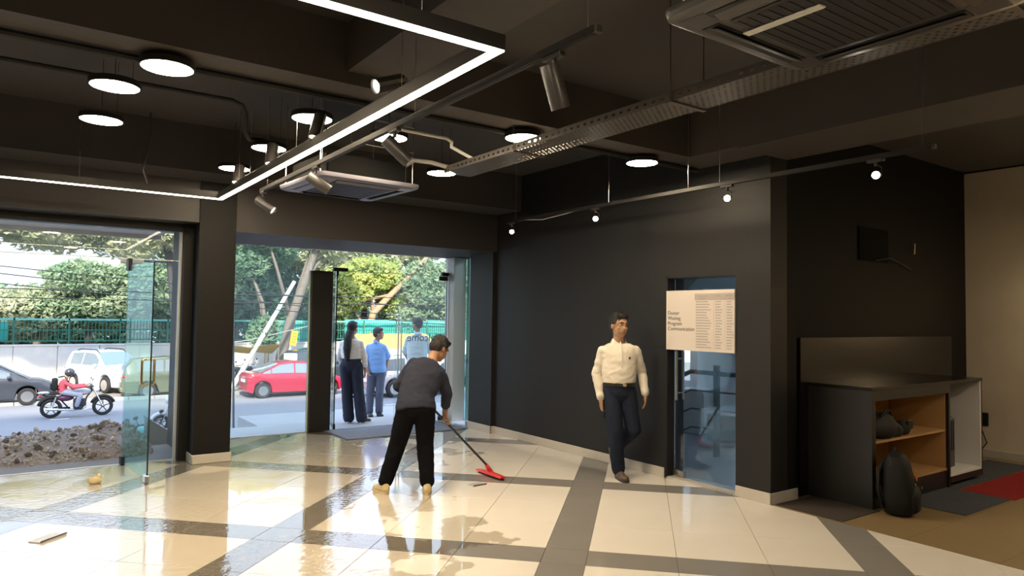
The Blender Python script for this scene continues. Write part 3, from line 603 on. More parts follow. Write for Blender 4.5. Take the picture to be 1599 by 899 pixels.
# air conditioner cassettes
def cassette(label, x, y, z, size, m_panel, rz=0.0):
    a = thing('air_conditioner', label, 'air conditioner', (x, y, z), rz, 'ceiling cassette air conditioners')
    h = size/2; c = 0.06
    poly = []
    for sx_, sy_, a0 in ((1, 1, 0), (-1, 1, 90), (-1, -1, 180), (1, -1, 270)):
        for k in range(5):
            t = radians(a0+k*22.5); poly.append((sx_*(h-c)+c*cos(t), sy_*(h-c)+c*sin(t)))
    r0 = [Vector((px*0.93, py*0.93, 0.0)) for px, py in poly]; r1 = [Vector((px*0.985, py*0.985, 0.012)) for px, py in poly]; r2 = [Vector((px, py, 0.03)) for px, py in poly]; r3 = [Vector((px, py, 0.045)) for px, py in poly]
    p = ob('panel', MB().loft([r0, r1, r2, r3]), m_panel, a, 'auto')
    g = ob('intake_grille', MB().rbox(-h*0.60, h*0.60, -h*0.60, h*0.60, -0.010, 0.002, 0.006, 1), ACD, a)
    for k in range(13): ob('grille_slat', MB().box(-h*0.56, h*0.56, -h*0.54+k*h*0.09-0.004, -h*0.54+k*h*0.09+0.004, -0.0125, -0.009), ACD, g)
    for k in range(4):
        R_ = Matrix.Rotation(k*pi/2, 4, 'Z')
        vmb = MB().obox(R_ @ Matrix.Translation((0, h*0.77, -0.001)), h*1.25, 0.075, 0.006); v = ob('air_vent', vmb, ACD, a)
        ob('louvre', MB().obox(R_ @ Matrix.Translation((0, h*0.77, -0.006)) @ Matrix.Rotation(0.35, 4, 'X'), h*1.2, 0.055, 0.004), m_panel, v)
        ob('corner_cap', MB().obox(R_ @ Matrix.Translation((h*0.76, h*0.76, 0.001)), 0.11, 0.11, 0.004), m_panel, a)
    ob('casing', MB().rbox(-h*0.80, h*0.80, -h*0.80, h*0.80, 0.045, 0.24, 0.015, 1), mat('dead_black_casing', (0.004, 0.004, 0.004), 0.9, spec=0.1), a)
    for sx_ in (-1, 1):
        for sy_ in (-1, 1): ob('hanger_rod', MB().cyl((sx_*h*0.92, sy_*h*0.80, 0.05), (sx_*h*0.92, sy_*h*0.80, CZ-z), 0.005, 6), STEEL, a)
    return a
ac1 = cassette('ceiling air conditioner hanging over the entrance, seen from afar', 2.43, 6.0, 2.75, 0.95, ACP2, 0.06)
ob('wire_loop', MB().tube([(-0.25, -0.55, 0.30), (0.35, -0.55, 0.30), (0.35, -0.55, 0.52), (-0.25, -0.55, 0.52)], 0.004, 6, True), GREYW, ac1)
ac2 = cassette('large dark ceiling air conditioner near the camera at top right', 2.42, 1.36, 2.75, 0.92, ACP)
ob('status_strip', MB().rbox(-0.165, -0.125, -0.02, 0.30, -0.018, -0.010, 0.003, 1).rbox(-0.155, -0.135, 0.05, 0.22, -0.0195, -0.017, 0.001, 1), WHITE, ac2)
# pipes and loose cables
tag(ob('drain_pipe', MB().tube([(2.30, 4.86, 3.06), (2.80, 4.88, 3.06), (2.87, 4.92, 3.05), (2.89, 4.96, 3.02), (3.18, 5.10, 2.99)], 0.014, 8), WHITE, None, 'auto'), 'white drain pipe bending down behind the LED strip', 'pipe')
tag(ob('flexible_duct', MB().tube([(2.85, 5.9, 2.93), (2.86, 5.75, 2.99), (2.88, 5.6, 3.02), (3.0, 5.5, 3.0), (3.2, 5.45, 2.96)], 0.020, 8), GREYW, None, 'auto'), 'pale flexible pipe running from the far air conditioner to the tray', 'pipe')
tag(ob('ceiling_conduit', MB().tube([(-5.9, 5.80, 3.32), (1.36, 5.80, 3.32), (1.44, 5.82, 3.30), (1.48, 5.86, 3.24), (1.50, 5.95, 3.12), (1.56, 6.05, 3.09), (1.70, 6.14, 3.12)], 0.018, 8), BLKM, None, 'auto'), 'black conduit along the left ceiling, bending down to a disc light', 'conduit')
tag(ob('hanging_cable', MB().tube([(0.98, 7.3, 3.5), (0.99, 7.3, 3.3), (0.95, 7.3, 3.05), (0.93, 7.3, 2.95), (0.96, 7.31, 2.86), (0.97, 7.32, 2.825)], 0.011, 8), GUN, None, 'auto'), 'grey cable dangling from the ceiling to the left LED arm', 'cable')
# ================================================================ notice board on the lobby door
nb = thing('notice_board', 'white printed notice board with a table of rows on the lobby door', 'notice board', (5.488, 4.975, 1.615))
nb.rotation_euler = (0, 0, -pi/2)
ob('board', MB().box(0.015, 0.855, -0.004, 0.008, -0.30, 0.30), PAPER, nb)
for i, s_ in enumerate(('Duster', 'Waiting', 'Program', 'Communication')):
    text_mesh(s_, 0.0535, INK, nb, frame_mat((0.036, -0.0045, 0.055-i*0.053), (1, 0, 0), (0, 0, 1)), 'heading_text')
ob('table_header', MB().box(0.385, 0.852, -0.0055, -0.004, 0.20, 0.265), PAPERH, nb)
tp = MB(); rnd = random.Random(3)
for r_ in range(18):
    z = 0.185-r_*0.0262
    for (c0, c1) in ((0.40, 0.40+rnd.uniform(0.13, 0.19)), (0.635, 0.635+rnd.uniform(0.05, 0.08)), (0.765, 0.765+rnd.uniform(0.05, 0.08))):
        x = c0
        while x < c1:
            l = rnd.uniform(0.006, 0.016); tp.box(x, min(x+l, c1), -0.0052, -0.0042, z-0.0045, z+0.004); x += l+0.004
for (x, n_) in ((0.43, 8), (0.45, 5), (0.645, 4), (0.755, 6), (0.79, 3)):
    for k in range(n_): tp.box(x+k*0.013, x+k*0.013+0.009, -0.0062, -0.0052, 0.236 if x != 0.45 and x != 0.79 else 0.21, 0.244 if x != 0.45 and x != 0.79 else 0.218)
ob('table_rows', tp, INKG, nb, kind='stuff')
tl_ = MB()
for r_ in range(19): tl_.box(0.385, 0.852, -0.0046, -0.0041, 0.198-r_*0.0262-0.0006, 0.198-r_*0.0262+0.0006)
for x in (0.615, 0.745): tl_.box(x, x+0.0014, -0.0046, -0.0041, -0.275, 0.265)
ob('table_lines', tl_, PAPERH, nb, kind='stuff')
# ================================================================ alcove furniture
cb = thing('display_cabinet', 'black display cabinet with maple shelves and a tall glossy back panel', 'cabinet', (6.10, 3.16, 0.008))
W_, D_, H_ = 1.50, 0.60, 1.045
ob('side_panel', MB().box(0, 0.065, 0, D_, 0, H_-0.03), SATBLK, cb); ob('side_panel', MB().box(W_-0.03, W_, 0, D_, 0, H_-0.03), SATBLK, cb)
ob('top_panel', MB().box(-0.01, W_+0.74, -0.01, D_, H_-0.03, H_), GLOSSBLK, cb)
ob('fascia', MB().box(0.065, W_-0.03, 0.0, 0.02, 0.925, H_-0.03), SATBLK, cb)
ob('plinth', MB().box(0.065, W_-0.03, 0.02, 0.04, 0.0, 0.165), SATBLK, cb)
ob('bottom_shelf', MB().box(0.065, W_-0.03, 0.02, D_-0.02, 0.165, 0.185), WOOD, cb)
ob('middle_shelf', MB().box(0.065, W_-0.03, 0.03, D_-0.02, 0.545, 0.565), WOOD, cb)
ob('inner_back', MB().box(0.065, W_-0.03, D_-0.02, D_, 0.185, 0.985), WOOD, cb)
ob('inner_side', MB().box(0.065, 0.075, 0.03, D_-0.02, 0.185, 0.985).box(W_-0.04, W_-0.03, 0.03, D_-0.02, 0.185, 0.985).box(0.075, W_-0.04, 0.03, D_-0.02, 0.975, 0.985), WOOD, cb)
ob('back_panel', MB().box(-0.12, 3.0, D_, D_+0.035, 0.0, 1.46), GLOSSBLK, cb)
wc = ob('white_cubby', MB().box(W_, W_+0.72, D_-0.04, D_, 0.10, H_-0.03).box(W_, W_+0.72, 0, D_-0.04, 0.10, 0.125).box(W_+0.695, W_+0.72, 0, D_-0.04, 0.125, H_-0.03), OFFW, cb)
ob('cubby_edge', MB().box(W_+0.72, W_+0.735, -0.005, D_, 0.04, H_-0.03).box(W_, W_+0.72, -0.005, D_, 0.04, 0.10), SATBLK, wc)
pc = thing('computer_tower', 'black computer tower standing in the white cubby', 'computer', (7.78, 3.30, 0.135))
ob('case', MB().rbox(-0.09, 0.22, 0, 0.36, 0, 0.52, 0.008, 1), SATBLK, pc); ob('front_bezel', MB().rbox(-0.085, 0.215, -0.02, 0.0, 0.01, 0.51, 0.008, 1), mat('grey_blue_mesh', (0.05, 0.06, 0.075), 0.4), pc)
ob('power_button', MB().cyl((0.0, -0.024, 0.12), (0.0, -0.018, 0.12), 0.014, 12), STEEL, pc)
for k in range(7): ob('bezel_rib', MB().box(-0.07+k*0.04, -0.06+k*0.04, -0.024, -0.02, 0.18, 0.48), BLK, pc)
sk = thing('wall_socket', 'small black wall socket with a cable on the beige wall', 'socket', (9.70, 3.66, 0.46))
ob('plate', MB().rbox(-0.03, 0.0, -0.06, 0.06, -0.08, 0.08, 0.006, 1), BLK, sk); ob('cable', MB().tube([(-0.03, 0.02, -0.08), (-0.05, -0.02, -0.18), (-0.04, -0.05, -0.28), (-0.05, 0.0, -0.36), (-0.04, 0.03, -0.44)], 0.007, 6), WIRE, sk, 'auto')
def lump(mb, c, r, amp, fr, seed):
    m2 = MB().ell((0, 0, 0), r, None, 20, 14); c = Vector(c)
    for p in m2.v:
        q = Vector(p); n_ = noise.noise(q*fr+Vector((seed, 0, 0))); q = q*(1+amp*n_); q.z = max(q.z, -r[2]*0.8); mb.v.append(tuple(c+q))
    n0 = len(mb.v)-len(m2.v); mb.f += [tuple(i+n0 for i in f) for f in m2.f]
bg_ = thing('camera_bag', 'crumpled black bag lying on the middle maple shelf', 'bag', (6.47, 3.285, 0.573))
m_ = MB(); lump(m_, (0, 0, 0.11), (0.17, 0.12, 0.13), 0.35, 9, 2.0); ob('bag_body', m_, BLKM, bg_, True)
m_ = MB(); lump(m_, (0.19, -0.02, 0.06), (0.10, 0.08, 0.07), 0.4, 12, 5.0); ob('side_pocket', m_, BLKM, bg_, True)
ob('strap', MB().tube([(-0.1, -0.06, 0.2), (-0.04, -0.08, 0.26), (0.05, -0.07, 0.25), (0.1, -0.06, 0.19)], 0.012, 6), BLKM, bg_, True)
hd = thing('small_black_case', 'small black case beside the crumpled bag on the maple shelf', 'case', (6.86, 3.27, 0.573))
m_ = MB(); lump(m_, (0, 0, 0.06), (0.085, 0.06, 0.07), 0.25, 10, 9.0); ob('case_body', m_, BLKM, hd, True)
ob('flap', MB().rbox(-0.03, 0.07, -0.07, -0.05, 0.05, 0.14, 0.008, 1), BLK, hd)
bk = thing('backpack', 'black backpack with an orange zip stripe leaning on the cabinet', 'backpack', (6.20, 2.985, 0.008), 0.35)
BPK = mat('black_nylon', (0.009, 0.009, 0.0095), 0.6, spec=0.25, bump=0.25, bscale=60)
rings = []
for z, a, b, y in ((0.0, 0.13, 0.08, 0), (0.02, 0.165, 0.11, 0), (0.12, 0.175, 0.125, -0.005), (0.28, 0.17, 0.115, 0.0), (0.40, 0.160, 0.100, 0.012), (0.47, 0.140, 0.080, 0.020), (0.505, 0.09, 0.050, 0.026)):
    rings.append([Vector((a*(abs(cos(t))**0.65)*(1 if cos(t) > 0 else -1), y+b*(abs(sin(t))**0.65)*(1 if sin(t) > 0 else -1), z)) for t in [2*pi*i/28 for i in range(28)]])
ob('main_bag', MB().loft(rings), BPK, bk, True)
rings = []
for z, a, b in ((0.03, 0.11, 0.03), (0.05, 0.135, 0.055), (0.17, 0.135, 0.06), (0.235, 0.11, 0.035)):
    rings.append([Vector((a*(abs(cos(t))**0.6)*(1 if cos(t) > 0 else -1), -0.105+b*(abs(sin(t))**0.6)*(1 if sin(t) > 0 else -1), z)) for t in [2*pi*i/24 for i in range(24)]])
ob('front_pocket', MB().loft(rings), BPK, bk, True)
ob('orange_zip', MB().tube([(0.02, -0.130, 0.285), (0.08, -0.122, 0.298), (0.15, -0.085, 0.308)], 0.007, 6), mat('orange_zip', (0.75, 0.16, 0.04), 0.5), bk, True)
ob('top_handle', MB().tube([(-0.035, 0.03, 0.48), (-0.03, 0.03, 0.53), (0.0, 0.03, 0.545), (0.03, 0.03, 0.53), (0.035, 0.03, 0.48)], 0.009, 6), BPK, bk, True)
for sx_ in (-1, 1): ob('shoulder_strap', MB().tube([(sx_*0.06, 0.09, 0.46), (sx_*0.11, 0.14, 0.36), (sx_*0.12, 0.145, 0.2), (sx_*0.14, 0.11, 0.05)], 0.016, 6), BPK, bk, True)
for (x, y, z) in ((-0.09, -0.128, 0.27), (0.04, -0.165, 0.225), (0.09, -0.117, 0.36)): ob('zip_pull', MB().rbox(x-0.006, x+0.006, y-0.006, y, z-0.012, z+0.012, 0.002, 1), STEEL, bk)
sc_ = thing('wall_sconce', 'warm wall lamp on the beige wall, just out of view at right', 'lamp', (9.70, 2.45, 1.80))
ob('backplate', MB().rbox(-0.02, 0.0, -0.05, 0.05, -0.07, 0.07, 0.005, 1), BRASS, sc_); ob('arm', MB().tube([(-0.02, 0, 0), (-0.10, 0, 0.0)], 0.008, 8), BRASS, sc_); ob('shade', MB().ell((-0.14, 0, 0.0), (0.07, 0.07, 0.09)), mat('lit_sconce_glass', (0.9, 0.85, 0.7), 0.5, emit=(1.0, 0.74, 0.42), estr=60), sc_, True)
# small black bracket and cable on the alcove wall
wb = thing('tv_bracket', 'flat black screen bracket with loose cable on the dark alcove wall', 'bracket', (7.75, 3.84, 2.32))
ob('plate', MB().rbox(-0.60, 0.0, -0.02, 0.0, -0.05, 0.30, 0.006, 1), mat('dead_black', (0.006, 0.006, 0.006), 0.9, spec=0.1), wb); ob('cable', MB().tube([(-0.3, -0.03, -0.04), (0.0, -0.04, 0.0), (0.3, -0.04, -0.06), (0.5, -0.03, -0.10)], 0.006, 6), WIRE, wb, 'auto'); ob('cable_tip', MB().cyl((0.56, -0.03, 0.08), (0.57, -0.03, 0.20), 0.010, 8), BRASS, wb)
# ================================================================ things on the floor
dm = thing('door_mat', 'blue grey door mat inside the entrance', 'mat', (3.55, 8.62, 0.0))
ob('mat_body', MB().rbox(0, 1.80, 0, 0.86, 0.0, 0.010, 0.004, 1), MATBLUE, dm); ob('mat_border', MB().box(0, 1.80, 0, 0.03, 0.010, 0.0115).box(0, 1.80, 0.83, 0.86, 0.010, 0.0115).box(0, 0.03, 0, 0.86, 0.010, 0.0115).box(1.77, 1.80, 0, 0.86, 0.010, 0.0115), mat('dark_mat_border', (0.10, 0.12, 0.15), 0.8), dm)
cp = thing('floor_sponge', 'small cream sponge on the wet floor near the left glass door', 'sponge', (0.67, 7.69, 0.0), 0.3)
m_ = MB(); lump(m_, (0, 0, 0.032), (0.062, 0.042, 0.038), 0.25, 22, 3.0); SPO = mat('cream_sponge', (0.72, 0.60, 0.36), 0.8, bump=0.4, bscale=120); ob('sponge_body', m_, SPO, cp, True)
m_ = MB(); lump(m_, (0.035, 0.01, 0.06), (0.03, 0.03, 0.03), 0.25, 30, 7.0); ob('folded_corner', m_, SPO, cp, True)
fp = thing('floor_plate', 'small grey metal plate lying on the white tiles at lower left', 'plate', (0.25, 6.03, 0.0), 0.75)
ob('plate_body', MB().rbox(-0.11, 0.11, -0.055, 0.055, 0.0, 0.008, 0.003, 1), mat('pale_grey_plate', (0.52, 0.54, 0.58), 0.5), fp); ob('raised_edge', MB().box(-0.11, 0.11, -0.055, -0.048, 0.008, 0.016), GUN, fp)
fq = thing('floor_plate', 'small grey metal plate lying beside the red squeegee', 'plate', (3.70, 5.74, 0.0), 0.1)
ob('plate_body', MB().rbox(-0.08, 0.08, -0.05, 0.05, 0.0, 0.007, 0.003, 1), mat('mid_grey_plate', (0.36, 0.36, 0.36), 0.5), fq); ob('raised_edge', MB().box(-0.08, 0.08, -0.05, -0.044, 0.007, 0.014), GUN, fq)
# ================================================================ outside: boundary wall, fence, net
WY = 36.7
bw = struct('wall_boundary', MB().box(-30, 60, WY+0.05, WY+0.22, -1.9, 0.02), WALLW)
for i in range(26):
    x0 = -8+i*1.6
    ob('wall_panel', MB().rbox(x0+0.012, x0+1.588, WY, WY+0.06, -1.8, 0.05, 0.015, 1), WALLW, bw)
ob('coping', MB().box(-30, 60, WY-0.03, WY+0.26, 0.05, 0.12), WALLW, bw)
fe = thing('boundary_fence', 'green picket fence with turquoise top rail along the boundary wall', 'fence', (0, WY+0.12, 0.12))
for i in range(22): ob('post', MB().box(-8+i*2.0-0.03, -8+i*2.0+0.03, -0.03, 0.03, 0, 1.16), GREENF, fe)
ob('top_rail', MB().box(-10, 36, -0.03, 0.03, 1.05, 1.13), TEALR, fe); ob('lower_rail', MB().box(-10, 36, -0.02, 0.02, 0.12, 0.17), GREENF, fe); ob('middle_rail', MB().box(-10, 36, -0.02, 0.02, 0.60, 0.64), GREENF, fe)
pk = MB()
for i in range(330): pk.box(-10+i*0.14-0.012, -10+i*0.14+0.012, -0.012, 0.012, 0.1, 1.06)
ob('pickets', pk, GREENF, fe, kind='stuff')
def net(x0, x1, z0, z1, label, seed):
    mb = MB(); n = int((x1-x0)/0.25); v = []; f = []
    for i in range(n+1):
        for k in range(6):
            x = x0+(x1-x0)*i/n; z = z0+(z1-z0)*k/5
            v.append((x, WY+0.45+0.10*noise.noise(Vector((x*1.4, z*1.2, seed))), z+0.06*noise.noise(Vector((x*0.9, 3, seed)))))
    for i in range(n):
        for k in range(5): f.append((i*6+k, (i+1)*6+k, (i+1)*6+k+1, i*6+k+1))
    mb.add(v, f); t = thing('shade_net', label, 'net', (0, 0, 0)); ob('net_sheet', mb, NET, t, True)
    ob('hem_cord', MB().tube([(x0+(x1-x0)*i/n, WY+0.45+0.10*noise.noise(Vector(((x0+(x1-x0)*i/n)*1.4, z1*1.2, seed))), z1+0.06*noise.noise(Vector(((x0+(x1-x0)*i/n)*0.9, 3, seed)))) for i in range(n+1)], 0.02, 5), TEALR, t)
net(15.0, 27, 0.15, 1.30, 'bright turquoise shade net behind the fence, right of the entrance', 1.0)
net(11.2, 13.6, 0.1, 1.2, 'turquoise shade net scrap behind the fence near the leaning trunk', 4.0)
net(-3, -0.2, 0.3, 1.1, 'green shade net behind the fence at far left', 8.0)
# ---- trees
def leaves(mb, blobs, n, size, rnd):
    tot = sum(b[1][0]*b[1][1]+b[1][0]*b[1][2] for b in blobs)
    for c, r in blobs:
        k = int(n*(r[0]*r[1]+r[0]*r[2])/tot)
        for _ in range(k):
            while True:
                p = Vector((rnd.uniform(-1, 1), rnd.uniform(-1, 1), rnd.uniform(-1, 1)))
                l = p.length
                if 0.25 < l <= 1 and rnd.random() < l*l: break
            wob = 1+0.35*noise.noise(Vector(c)*0.7+p*2.3)
            p = Vector((c[0]+p.x*r[0]*wob, c[1]+p.y*r[1]*wob, c[2]+p.z*r[2]*wob))
            s = size*rnd.uniform(0.5, 1.3)
            a = Vector((rnd.gauss(0, 1), rnd.gauss(0, 1), rnd.gauss(0, 0.7))).normalized(); b = a.cross(Vector((rnd.gauss(0, 1), rnd.gauss(0, 1), rnd.gauss(0, 1)))).normalized()
            t = a*s; u = b*s*0.42; d = Vector((0, 0, -s*0.18))
            n0 = len(mb.v); mb.v += [tuple(p-t), tuple(p+u+d), tuple(p+t), tuple(p-u+d)]; mb.f += [(n0, n0+1, n0+2), (n0, n0+2, n0+3)]
def tree(label, base, trunk, tr, blobs, n, m, size=0.30, bark=BARK, group='trees beyond the boundary wall', seed=1, btop=False):
    rnd = random.Random(seed); t = thing('tree', label, 'tree', base, 0, group)
    b0 = Vector(base); pts = [Vector(p)-b0 for p in trunk]
    tb_ = ob('trunk', MB().tube(pts, [tr*(1-0.55*i/(len(pts)-1)) for i in range(len(pts))], 9), bark, t, True)
    for i, (c, r) in enumerate(blobs):
        q = pts[-1] if btop else pts[min(len(pts)-1, 1+i % max(1, len(pts)-1))]; e = Vector(c)-b0
        mid = (q+e)/2+Vector((rnd.uniform(-.3, .3), rnd.uniform(-.2, .2), rnd.uniform(-.1, .4)))
        ob('branch', MB().tube([q, mid, e], [tr*(0.25 if btop else 0.42), tr*(0.14 if btop else 0.25), tr*0.06], 6), bark, tb_, True)
    mb = MB(); leaves(mb, [(tuple(Vector(c)-b0), r) for c, r in blobs], n, size, rnd)
    me = mb.mesh('foliage'); o = ob('foliage', me, m, t, kind='stuff'); return t
G = -1.76
tree('dark trunked tree beside the left pier, boughs overhanging the left glazing', (5.85, 32.2, G), [(5.85, 32.2, G), (5.70, 32.1, 0.4), (5.45, 32.0, 2.2), (5.2, 31.8, 3.8), (4.6, 31.6, 5.4)], 0.30,
     [((3.6, 31.5, 4.75), (1.9, 1.5, 0.95)), ((1.0, 31.3, 4.8), (1.9, 1.5, 0.95)), ((-1.6, 31.2, 4.8), (2.0, 1.5, 0.9)), ((5.9, 31.6, 5.2), (1.5, 1.4, 1.1)), ((-4.4, 31.2, 5.0), (2.0, 1.5, 1.0))], 19125, LEAFP, 0.14, mat('dark_bark', (0.09, 0.085, 0.095), 0.9, var=0.3, vscale=5), seed=11, btop=True)
tree('pale hazy tree low behind the far left fence', (-1.0, 38.5, G), [(-1.0, 38.5, G), (-1.1, 38.5, 0.6), (-0.9, 38.5, 2.0)], 0.18,
     [((-1.8, 38.5, 1.6), (1.8, 1.4, 1.3)), ((0.3, 38.6, 1.4), (1.5, 1.3, 1.2)), ((-3.6, 38.6, 1.9), (1.8, 1.4, 1.5))], 10710, LEAFP, 0.16, seed=12)
tree('spreading tree with bare fine branches behind the left wires', (3.0, 38.8, G), [(3.0, 38.8, G), (2.9, 38.8, 0.8), (2.6, 38.7, 2.2), (2.2, 38.6, 3.2)], 0.2,
     [((2.6, 38.6, 3.1), (1.7, 1.4, 0.9)), ((3.6, 38.8, 1.8), (1.9, 1.5, 1.2)), ((1.6, 38.8, 1.7), (1.5, 1.3, 1.1)), ((4.9, 38.6, 3.2), (1.2, 1.2, 1.0))], 13260, LEAFM, 0.16, seed=13)
tree('round green tree just left of the pier behind the glass leaf', (6.4, 38.2, G), [(6.4, 38.2, G), (6.4, 38.2, 0.8), (6.6, 38.2, 2.4)], 0.2,
     [((6.2, 38.2, 2.6), (1.5, 1.4, 1.5)), ((7.2, 38.4, 1.4), (1.4, 1.3, 1.3)), ((7.6, 38.3, 3.6), (1.6, 1.4, 1.3))], 10710, LEAFM, 0.17, seed=14)
tree('dense deep green tree seen through the fixed entrance pane', (9.4, 38.0, G), [(9.4, 38.0, G), (9.4, 38.0, 1.0), (9.6, 38.0, 2.8)], 0.24,
     [((9.6, 38.2, 2.9), (1.9, 1.4, 1.6)), ((8.6, 38.3, 1.6), (1.5, 1.2, 1.1)), ((10.8, 38.2, 1.9), (1.3, 1.2, 1.3)), ((10.2, 38.2, 4.9), (2.2, 1.4, 1.3))], 18360, LEAFD, 0.17, seed=15)
tree('leaning grey trunk tree behind the red car', (10.6, 34.2, G), [(10.6, 34.2, G), (10.62, 34.2, -0.5), (11.0, 34.1, 1.3), (11.6, 34.0, 3.2), (12.1, 34.0, 4.7), (12.9, 34.0, 6.2)], 0.30,
     [((12.2, 34.2, 5.8), (2.2, 1.6, 1.0)), ((9.6, 34.3, 5.9), (1.9, 1.5, 0.9)), ((13.2, 34.0, 5.2), (1.3, 1.2, 0.8))], 7650, LEAFP, 0.14, seed=16)
tree('slim bare grey tree beside the leaning trunk', (9.95, 34.4, G), [(9.95, 34.4, G), (10.0, 34.4, 0.4), (9.7, 34.4, 2.2), (9.1, 34.4, 3.6)], 0.12,
     [((9.0, 34.5, 3.9), (0.9, 0.8, 0.6)), ((9.9, 34.6, 0.7), (0.7, 0.6, 0.9))], 2295, LEAFD, 0.14, seed=17)
tree('sunlit yellow green tree with tan branches beyond the entrance', (16.5, 37.4, G), [(16.5, 37.4, G), (16.55, 37.4, 0.6), (16.8, 37.4, 1.7), (17.9, 37.4, 2.8), (19.2, 37.4, 4.0), (20.3, 37.4, 5.2)], 0.26,
     [((15.4, 38.2, 3.0), (1.7, 1.2, 1.3)), ((17.2, 38.3, 3.9), (1.8, 1.2, 1.1)), ((14.6, 38.2, 1.9), (1.2, 1.0, 0.9)), ((19.0, 38.6, 2.2), (1.5, 1.2, 1.1))], 15300, LEAFY, 0.17, BARKO, seed=18)
tree('broad mid green tree behind the right entrance leaf', (20.6, 38.0, G), [(20.6, 38.0, G), (20.6, 38.0, 1.0), (20.9, 38.0, 3.0)], 0.25,
     [((20.6, 37.9, 3.4), (2.2, 1.7, 1.5)), ((22.6, 38.0, 2.0), (2.0, 1.5, 1.4)), ((19.2, 38.2, 1.5), (1.4, 1.3, 1.0)), ((23.6, 38.0, 4.4), (2.1, 1.6, 1.4))], 16575, LEAFM, 0.17, seed=19)
tree('tall tree crown above the yellow green tree', (17.6, 40.5, G), [(17.6, 40.5, G), (17.6, 40.5, 2.0), (17.8, 40.5, 4.4)], 0.28,
     [((17.4, 40.4, 5.2), (2.8, 1.8, 1.5)), ((14.2, 40.4, 5.4), (2.6, 1.8, 1.4)), ((20.6, 40.4, 6.0), (2.4, 1.8, 1.3)), ((15.6, 40.6, 3.4), (2.0, 1.6, 1.4))], 17850, LEAFP, 0.17, seed=20)
tree('green tree at the far right edge of the entrance view', (27.0, 38.5, G), [(27.0, 38.5, G), (27.0, 38.5, 1.0), (27.2, 38.5, 3.2)], 0.26,
     [((26.6, 38.5, 2.6), (2.2, 1.7, 1.8)), ((28.6, 38.5, 4.4), (2.4, 1.8, 1.6)), ((25.6, 38.5, 5.0), (1.9, 1.6, 1.2))], 12750, LEAFM, 0.17, seed=21)
tree('tall background tree between the two glass openings', (12.6, 41.5, G), [(12.6, 41.5, G), (12.6, 41.5, 1.5), (12.4, 41.5, 3.6)], 0.26,
     [((12.4, 41.4, 3.2), (2.2, 1.7, 2.0)), ((10.0, 41.6, 5.6), (2.4, 1.7, 1.4)), ((7.4, 41.6, 5.4), (2.2, 1.7, 1.4))], 14025, LEAFD, 0.17, seed=22)
tree('tall pale tree far behind the left fence', (1.0, 43.5, G), [(1.0, 43.5, G), (1.0, 43.5, 1.0), (1.2, 43.5, 2.4)], 0.24,
     [((4.4, 43.5, 2.3), (2.0, 1.7, 1.6)), ((0.6, 43.6, 1.6), (2.0, 1.6, 1.3)), ((-2.8, 43.6, 1.8), (2.0, 1.6, 1.5)), ((-6.0, 43.6, 3.0), (2.4, 1.7, 2.2))], 14025, LEAFM, 0.17, seed=23)
hg = MB(); leaves(hg, [((-9+i*2.6, 47.0+(i % 3)*0.5, 0.3+0.5*(i % 2)), (2.0, 1.2, 2.0)) for i in range(19)], 22000, 0.32, random.Random(5))
hgt = thing('scrub_hedge', 'long dark green scrub hedge furthest back behind all the trees', 'hedge', (0, 0, 0)); ob('foliage', hg, LEAFD, hgt, kind='stuff')
sh = MB()
for i in range(19):
    x = -9+i*2.6; sh.tube([(x, 47+(i % 3)*0.5, G), (x+0.1, 47+(i % 3)*0.5, 0.4)], [0.09, 0.05], 6)
ob('stems', sh, BARK, hgt)
# ---- poles, wires, signs
pl = thing('leaning_pole', 'pale concrete pole leaning diagonally behind the red car', 'pole', (7.67, 31.6, -1.76))
ob('shaft', MB().tube([(0, 0, 0), (2.75, 0.3, 4.85)], [0.11, 0.085], 10), mat('pale_pole', (0.62, 0.63, 0.62), 0.7, var=0.1, vscale=4), pl, 'auto'); ob('band', MB().tube([(1.40, 0.15, 2.47), (1.43, 0.15, 2.53)], 0.115, 10), STEEL, pl)
ys = thing('yellow_sign', 'narrow yellow sign hanging on the leaning trunk', 'sign', (11.0, 33.55, 0.43), 0.0)
ob('plate', MB().rbox(-0.16, 0.16, -0.02, 0.02, -0.36, 0.36, 0.01, 1), YSIGN, ys, rot=(0, 0.14, 0)); mb = MB()
for k in range(4): mb.box(-0.10, 0.10, -0.026, -0.02, 0.20-k*0.14, 0.26-k*0.14)
ob('faded_print', mb, mat('dark_yellow_print', (0.40, 0.26, 0.03), 0.6), ys, rot=(0, 0.14, 0))
tp_ = thing('yellow_tarpaulin', 'yellow tarpaulin awning strung beside the leaning pole', 'tarpaulin', (7.2, 32.3, 0.0))
mb = MB(); v = []; f = []
for i in range(13):
    for k in range(5):
        x = -1.6+4.2*i/12; y = k*0.35; z = 0.50-0.115*k-0.05*i*0.5+0.05*sin(i*1.3)+0.05*noise.noise(Vector((x*2, y*2, 1)))
        v.append((x, y-0.7, z-0.10*(4-k)*(1-i/12.0)))
for i in range(12):
    for k in range(4): f.append((i*5+k, (i+1)*5+k, (i+1)*5+k+1, i*5+k+1))
mb.add(v, f); ob('sheet', mb, YELLOW, tp_, True); ob('rope', MB().tube([(-1.6, -0.7, 0.1), (1.2, -0.6, 0.42), (4.2, 0.2, 1.05)], 0.022, 5), GREYW, tp_)
for (x, z) in ((-1.5, 0.05), (2.5, 0.1)): ob('prop', MB().cyl((x, -0.65, -1.76), (x, -0.65, z), 0.03, 7), BARK, tp_)
tp2 = thing('orange_tarpaulin', 'orange yellow tarpaulin stall roof behind the man in the pale shirt', 'tarpaulin', (15.6, 33.2, 0.0))
mb = MB(); v = []; f = []
for i in range(13):
    for k in range(5):
        x = -1.4+4.2*i/12; v.append((x, k*0.4-0.8, 0.62-0.18*(4-k)+0.06*noise.noise(Vector((x*2, k, 2)))))
